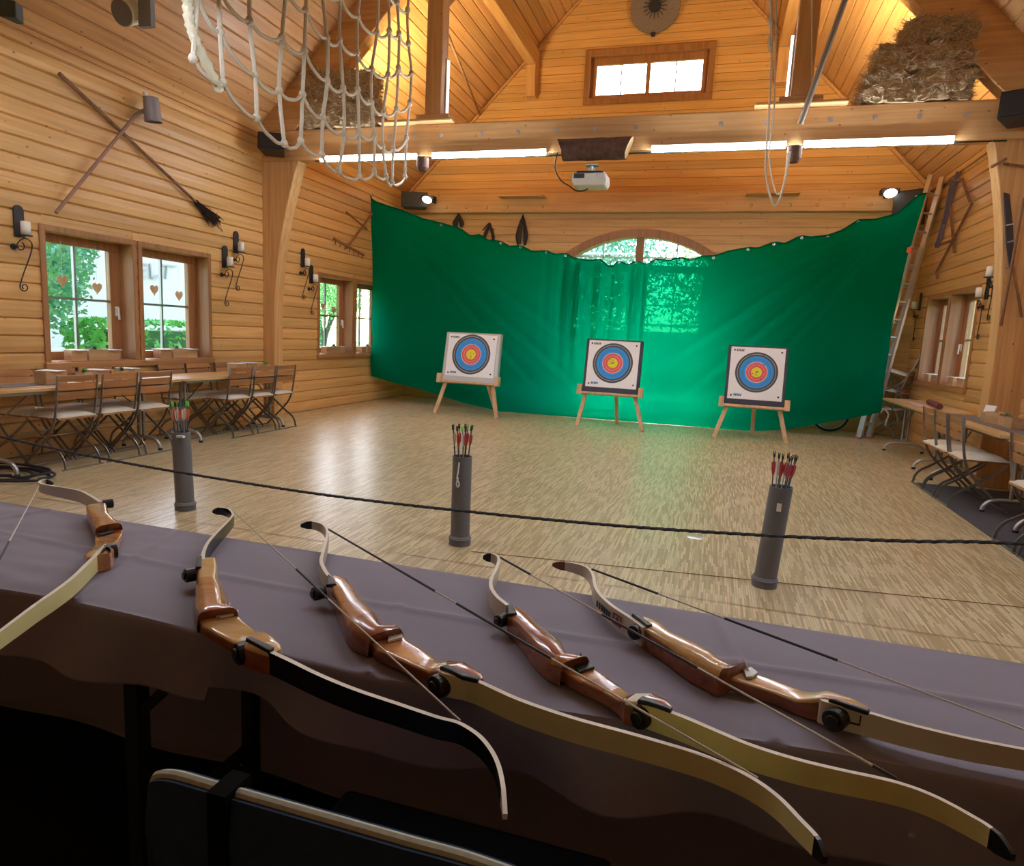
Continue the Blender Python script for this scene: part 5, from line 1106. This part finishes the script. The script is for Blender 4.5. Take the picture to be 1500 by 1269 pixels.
# ---------------------------------------------------------------- hay bales
haym = plain('straw', (.46, .34, .20), .95, noise=.35, nscale=30, bump=1.0); strawm = plain('straw_stalk', (.66, .54, .36), .9)
def bale(c, size, seed, label, rz=0):
    t = thing('hay_bale', label, 'hay bale', c, rz, 'hay bales stored on the tie beam'); r = random.Random(seed); sx, sy, sz = size; m = MB(); n = 26
    def pt(u, v, w):
        p = Vector((u*sx/2, v*sy/2, w*sz/2)); q = Vector((max(-1, min(1, u))**3, max(-1, min(1, v))**3, max(-1, min(1, w))**3))
        ln = math.sqrt(u*u+v*v+w*w); k = 1-.10*max(0, ln-1.2)
        nv = mnoise.noise_vector(p*7+Vector((seed, 0, 0)))*.05+mnoise.noise_vector(p*22+Vector((seed, 3, 0)))*.03+mnoise.noise_vector(p*60)*.02
        return p*k+nv+Vector((0, 0, sz/2))
    for ax in range(3):
        for s in (-1, 1):
            P_ = []
            for i in range(n+1):
                row = []
                for j in range(n+1):
                    a, b = i/n*2-1, j/n*2-1; u = [0, 0, 0]; u[ax] = s; u[(ax+1) % 3] = a; u[(ax+2) % 3] = b; q = pt(*u); q.z = max(q.z, 0.0); row.append(q)
                P_.append(row)
            m.grid(P_)
    obj('bale_body', m, haym, t, smooth=False)
    m = MB()
    for k in range(3600):
        ax = r.randrange(3); s = r.choice((-1, 1)); u = [r.uniform(-1, 1) for _ in range(3)]; u[ax] = s*1.0; p = pt(*u); d = Vector((r.gauss(0, 1), r.gauss(0, .6), r.gauss(0, .6))).normalized()
        nrm = Vector((0, 0, 0)); nrm[ax] = s; L_ = r.uniform(.04, .13); e = p+d*L_+nrm*r.uniform(.0, .035); w_ = Vector((r.uniform(-1, 1), r.uniform(-1, 1), r.uniform(-1, 1))).normalized()*.0035
        if min(p.z, e.z) < .004: continue
        m.add([p-w_, p+w_, e], [(0, 1, 2)])
    o = obj('straw_stalks', m, strawm, t); o['kind'] = 'stuff'
    return t
bale((-4.93, 8.23, BZ1+.0), (1.0, .42, .34), 1, 'lower hay bale on the left end of the beam behind the net')
bale((-4.97, 8.22, BZ1+.335), (.98, .42, .36), 2, 'upper hay bale on the left end of the beam behind the net')
bale((1.72, 8.23, BZ1), (.98, .42, .30), 3, 'lowest hay bale on the right end of the beam')
bale((1.74, 8.22, BZ1+.295), (.86, .42, .27), 4, 'middle hay bale on the right end of the beam')
bale((1.86, 8.22, BZ1+.56), (.64, .40, .24), 5, 'topmost small hay bale on the right end of the beam')
# ---------------------------------------------------------------- climbing net
t = thing('climbing_net', 'thick rope climbing net hanging from the roof above the left side', 'net', (-3.75, 6, 0)); NXX = -3.75
colx = [283, 322, 372, 415, 445, 475, 500, 525, 548, 566, 581, 599]; ny = [atX(x, 110, NXX).y for x in colx]
bots = [atX(x_, y_, NXX).z for x_, y_ in zip(colx, (86, 133, 170, 200, 212, 234, 245, 254, 260, 263, 263, 259))]
NROW = 8; rowz = [[bots[i]+.38*k+(.06*math.sin(i*1.7+k)) for k in range(NROW)] for i in range(len(ny))]
RR = .018
for i, y in enumerate(ny):
    pts_ = [Vector((.03*math.sin(k*1.3+i), y-6+.02*math.sin(k*2+i*3), rowz[i][k])) for k in range(NROW)]+[Vector((0, y-6, 6.25))]
    m = MB(); m.tube(spline(pts_, 4), RR if i < 6 else RR*.9, 7); obj('vertical_rope', m, ropem, t, smooth=True)
for k in range(NROW):
    for i in range(len(ny)-1):
        a = Vector((.03*math.sin(k*1.3+i), ny[i]-6+.02*math.sin(k*2+i*3), rowz[i][k])); b = Vector((.03*math.sin(k*1.3+i+1), ny[i+1]-6+.02*math.sin(k*2+(i+1)*3), rowz[i+1][k]))
        sg = .06 if k else .05; mid = (a+b)/2-Vector((0, 0, sg)); m = MB(); m.tube(spline([a, (a+mid)/2-Vector((0, 0, .02)), mid, (b+mid)/2-Vector((0, 0, .02)), b], 3), RR*.85, 6); obj('cross_rope', m, ropem, t, smooth=True)
km = MB(); km.ball((0, 0, 0), .034, 8, sc=(1, 1, 1.1)); kme = km.mesh('knot', ropem, True)
for k in range(NROW):
    for i in range(len(ny)): put('knot', kme, t, (.03*math.sin(k*1.3+i), ny[i]-6+.02*math.sin(k*2+i*3), rowz[i][k]))
# lashed corner
m = MB(); q = [Vector((0, ny[0]-6-.12, 3.95)), Vector((0, ny[0]-6-.05, 3.62)), Vector((0, ny[0]-6+.0, 3.36)), Vector((0, ny[1]-6, 3.06))]; m.tube(spline(q, 14), .034, 9, True, 0, twist=120, lobes=2, lob=.25); obj('lashed_edge', m, plain('pale_lashing', (.62, .56, .42), .9), t, smooth=True)
# spotlight at the top left, hanging ropes and pole on the right
p = atY(186, 18, 5.2); t = thing('spotlight', 'round grey spotlight on a hanging board at the upper left', 'lamp', p)
m = MB(); d = Vector((.0, -.9, -.45)).normalized(); m.cyl(-d*.09, d*.06, .10, 20, r2=.115); obj('head', m, wax, t, smooth=True); m = MB(); m.cyl(d*.055, d*.07, .105, 20); obj('lens', m, plain('lamp_glass_grey', (.20, .20, .23), .3), t)
m = MB(); m.bar((.17, .05, -.12), (.17, .05, 1.0), .05, .14); m.bar((.05, .02, 0), (.17, .05, .0), .03, .03); obj('board', m, plain('grey_blue_board', (.25, .28, .34), .6), t)
p = atY(0, 15, 4.6)
m = MB(); m.box(p, (.30, .14, .14), Matrix.Rotation(.5, 3, 'Z')); m2 = thing('wall_lamp', 'dark box lamp at the extreme upper left corner', 'lamp', p); o = obj('housing', m, plain('dark_teal_box', (.05, .08, .09), .4), m2, bevel=.01); o.location = -p
hp = [(1129, 0, 8.0), (1131, 60, 8.0), (1128, 140, 7.95), (1123, 215, 7.9), (1122, 255, 7.9), (1131, 297, 7.9), (1140, 296, 7.9), (1150, 262, 7.9), (1158, 222, 7.92)]
m = MB(); m.tube(spline([atY(x, y, Y_-.08) for x, y, Y_ in hp], 6), .012, 6); tag(obj('hanging_rope', m, ropem, smooth=True), 'looped rope hanging over the beam beside the right loft post', 'rope')
m = MB(); m.tube(spline([atY(x, y, 7.86) for x, y in ((1137, 0), (1136, 80), (1134, 160), (1127, 220), (1131, 262), (1139, 285), (1148, 270), (1154, 225))], 6), .009, 6); tag(obj('hanging_rope', m, ropem, smooth=True), 'thinner inner loop of rope beside the right loft post', 'rope')
m = MB(); m.tube(spline([atY(x, y, 8.02) for x, y in ((1128, 0), (1130, 18), (1127, 30), (1131, 45), (1127, 60), (1129, 75))], 4), .02, 6); tag(obj('rope_knot', m, ropem, smooth=True), 'frayed knotted rope end at the top beside the right loft post', 'rope')
m = MB(); m.cyl(atY(1172, 182, 7.93), atY(1242, -12, 7.6), .03, 10); tag(obj('slanting_pole', m, plain('grey_pole', (.28, .24, .20), .7), smooth=True), 'slanting grey pole in front of the right loft post', 'pole')
m = MB(); m.tube(spline([atY(1189, y, 8.0) for y in (0, 40, 90, 130, 155)]), .008, 5); tag(obj('thin_rope', m, ropem), 'thin rope hanging on the right side of the right loft post', 'rope')
# paper hearts in the windows
def heart(y, z, x, lb):
    pts_ = []
    for k in range(28):
        a = 2*PI*k/28; pts_.append((0, .0036*16*math.sin(a)**3, .0042*(13*math.cos(a)-5*math.cos(2*a)-2*math.cos(3*a)-math.cos(4*a))))
    t = thing('heart_ornament', lb, 'ornament', (x, y, z), group='wooden hearts hanging in the windows'); m = MB(); m.prism(pts_, (.008, 0, 0)); obj('heart', m, easel_w, t); m = MB(); m.cyl((.004, 0, .03), (.004, 0, 2.04-z), .0015, 4); obj('thread', m, card, t)
for w, (u0, u1), nmw in ((WL[0], (.28, .66), 'first left window'), (WL[1], (.30, .66), 'second left window'), (WL[2], (.3, .6), 'third left window')):
    for u, lr in ((u0, 'left'), (u1, 'right')): heart(w[0]+(w[1]-w[0])*u, 1.66 if lr == 'left' else 1.62, XL-.10, 'small wooden heart hanging in the %s, %s one' % (nmw, lr))
# ---------------------------------------------------------------- chair in the near foreground
t = thing('dark_chair', 'dark chair with a backrest rim painted as lit edge in the near foreground', 'chair', (-.35, .75, 0))
navy = plain('navy_fabric', (.012, .035, .085), .9, noise=.3, nscale=70); rimm = plain('lit_rim_tone', (.42, .44, .36), .7, noise=.3, nscale=90)
edge = [atZ(x, y, .80) for x, y in ((165, 1182), (185, 1160), (215, 1138), (245, 1127), (280, 1124), (320, 1131), (360, 1147), (430, 1170), (500, 1195), (600, 1230), (700, 1268), (800, 1310), (860, 1345))]
drop = [.06, .03, .012, .004, 0, 0, 0, 0, 0, 0, .0, .012, .06]
E_ = spline([Vector((p.x+.35, .60-.75, .80-q)) for p, q in zip(edge, drop)], 5)
m = MB(); P_ = []
for p in E_: P_.append([p+Vector((0, -.012, 0)), p+Vector((0, -.018, -.05)), Vector((p.x*.96, p.y-.02+.02, .45)), Vector((p.x*.96, p.y+.03, .45)), p+Vector((0, .02, -.05)), p+Vector((0, .012, 0))])
m.grid(P_, 0, True); m.add(P_[0], [tuple(range(6))]); m.add(P_[-1], [tuple(range(5, -1, -1))]); obj('backrest', m, navy, t, smooth=True)
m = MB(); m.tube(E_, .0065, 8); obj('lit_rim', m, rimm, t, smooth=True)  # pale strip paints the light caught on the backrest's top edge
m = MB(); m.bb((-.26, -.12, .42), (.26, .30, .47)); obj('seat', m, navy, t, bevel=.015)
c_ = atZ(345, 1150, .80); m = MB(); m.bb((c_.x+.35-.013, -.15-.022, .55), (c_.x+.35+.013, -.15+.022, .81)); obj('backrest_strap', m, plain('matt_black', (.006, .006, .006), .95, spec=.05), t)
for sx in (-.23, .23):
    for sy, tz in ((-.13, .44), (.27, .43)): m = MB(); m.cyl((sx*1.05, sy*1.08, 0), (sx, sy, tz), .013, 8); obj('leg', m, black, t)
m = MB(); m.bb((-3.6, -2.6, 0), (2.0, 2.3, .006)); tag(obj('shading_sheet', m, plain('shading_black', (.010, .010, .011), .95, spec=.1)), 'black carpet sheet added for the dark under the cloth covered table', 'shading')  # black sheet added so the floor beneath the table stays dark
# ---------------------------------------------------------------- outside: trees, hedge, building with letters
def leaf_cloud(m, c, r, n, rnd, s=.12):
    for k in range(n):
        d = Vector((rnd.gauss(0, 1), rnd.gauss(0, 1), rnd.gauss(0, 1))).normalized()*(rnd.random()**.4); p = Vector(c)+Vector((d.x*r[0], d.y*r[1], d.z*r[2])); a = Vector((rnd.uniform(-1, 1), rnd.uniform(-1, 1), rnd.uniform(-1, 1))).normalized(); b = a.orthogonal().normalized(); q = s*rnd.uniform(.6, 1.3)
        m.add([p-a*q, p+b*q*.5, p+a*q, p-b*q*.5], [(0, 1, 2, 3)])
def tree(loc, h, crown, label, seed, mat=None, dens=7000, s=.07):
    t = thing('garden_tree', label, 'tree', loc, group='trees outside the windows'); rnd = random.Random(seed); m = MB(); tips = []
    for k in range(7):
        a = 2*PI*k/7+rnd.uniform(-.3, .3); b = Vector((math.cos(a)*crown*rnd.uniform(.25, .7), math.sin(a)*crown*rnd.uniform(.25, .7), h*rnd.uniform(.6, .95))); m.tube(spline([(0, 0, 0), (b.x*.15, b.y*.15, h*.22), (b.x*.6, b.y*.6, h*.5), b], 4), [.10*(1-j/14)+.015 for j in range(13)], 6); tips.append(b)
    obj('trunk', m, trunkm, t, smooth=True); m = MB()
    for b in tips: leaf_cloud(m, b*.8+Vector((0, 0, .1)), (crown*.55, crown*.55, h*.28), dens//7, rnd, s)
    leaf_cloud(m, (0, 0, h*.62), (crown, crown, h*.36), dens//2, rnd, s)
    o = obj('foliage', m, mat or leafd, t); o['kind'] = 'stuff'
tree((-9.6, 6.3, -.3), 4.6, 1.6, 'blue green conifer like tree outside the first left window', 1, dens=16000, s=.045)
tree((-10.8, 8.0, -.3), 5.0, 1.3, 'taller tree behind, outside the first left window', 2, dens=14000, s=.05)
tree((-21, 33, -.3), 5.2, 3.0, 'tree seen beyond the third left window', 3, leafm)
tree((-26, 36, -.3), 6.0, 3.4, 'distant tree beyond the left windows', 4, leafm)
tree((-3.5, 19.5, -.3), 5.4, 2.4, 'tree outside the arched door, left one', 5)
tree((.6, 20.5, -.3), 5.2, 2.4, 'tree outside the arched door, right one', 6, leafm)
tree((7.5, 14.5, -.3), 4.5, 2.0, 'tree outside the right wall windows', 7, leafm)
def hedge(a, b, w, h, label, seed):
    t = thing('hedge', label, 'hedge', ((a[0]+b[0])/2, (a[1]+b[1])/2, -.3)); rnd = random.Random(seed); m = MB(); hx, hy = abs(b[0]-a[0])/2+w/2, abs(b[1]-a[1])/2+w/2
    m.bb((-hx*.85, -hy*.85, 0), (hx*.85, hy*.85, h*.9)); obj('core', m, plain('hedge_core', (.03, .10, .04), .9) if 'hedge_core' not in MATS else MATS['hedge_core'], t); m = MB()
    for k in range(3600):
        p = Vector((rnd.uniform(-hx, hx), rnd.uniform(-hy, hy), rnd.uniform(0, h)))
        ax = rnd.randrange(3); p[ax] = ((hx, hy, h)[ax])*(1 if ax == 2 else rnd.choice((-1, 1)))
        aa = Vector((rnd.uniform(-1, 1), rnd.uniform(-1, 1), rnd.uniform(-1, 1))).normalized(); bb_ = aa.orthogonal().normalized(); q = .07*rnd.uniform(.6, 1.3); m.add([p-aa*q, p+bb_*q*.5, p+aa*q, p-bb_*q*.5], [(0, 1, 2, 3)])
    o = obj('leaves', m, plain('hedge_leaf', (.13, .42, .12), .6, noise=.3, nscale=6) if 'hedge_leaf' not in MATS else MATS['hedge_leaf'], t); o['kind'] = 'stuff'
hedge((-10.2, 9.2), (-10.2, 13.2), .9, 1.55, 'clipped green hedge outside the second left window', 8)
hedge((-17.5, 14), (-17.5, 26), 1.0, 1.9, 'long hedge at the far side of the garden on the left', 9)
hedge((-6, 23.5), (4, 23.5), 1.0, 2.2, 'hedge beyond the arched door', 10)
plaster = plain('pale_plaster', (.50, .44, .43), .8, noise=.04, nscale=4)
t = thing('neighbour_house', 'pale pink plastered house with letters outside the second left window', 'house', (-15.5, 14.0, -.3)); m = MB(); m.bb((-2.5, -2.6, 0), (0, 3.2, 5.4)); obj('wall', m, plaster, t)
m = MB(); m.prism([(.3, -2.9, 5.3), (.3, 3.5, 5.3), (-2.7, 3.5, 6.8), (-2.7, -2.9, 6.8)], (0, 0, .12)); obj('roof', m, plain('roof_tile', (.25, .10, .07), .8), t)
lm = plain('grey_letters', (.30, .28, .30), .6)
for nm_, segs in (('E', (((207, 385), (208, 407)), ((207, 386), (215, 387)), ((207, 396), (214, 396)), ((208, 407), (215, 406)))), ('L', (((220, 386), (222, 408)), ((222, 408), (234, 404)))), ('T', (((237, 388), (258, 390)), ((245, 389), (243, 409))))):
    m = MB()
    for a, b in segs: m.bar(atX(a[0], a[1], -15.46)-t.location, atX(b[0], b[1], -15.46)-t.location, .05, .05, (1, 0, 0))
    obj('letter', m, lm, t)
t = thing('red_shed', 'reddish board shed outside the right wall windows', 'shed', (6.2, 11.2, -.3)); m = MB(); m.bb((0, -2.5, 0), (1.5, 2.2, 3.4)); obj('wall', m, plain('reddish_boards', (.42, .22, .15), .7, noise=.15, nscale=8), t)
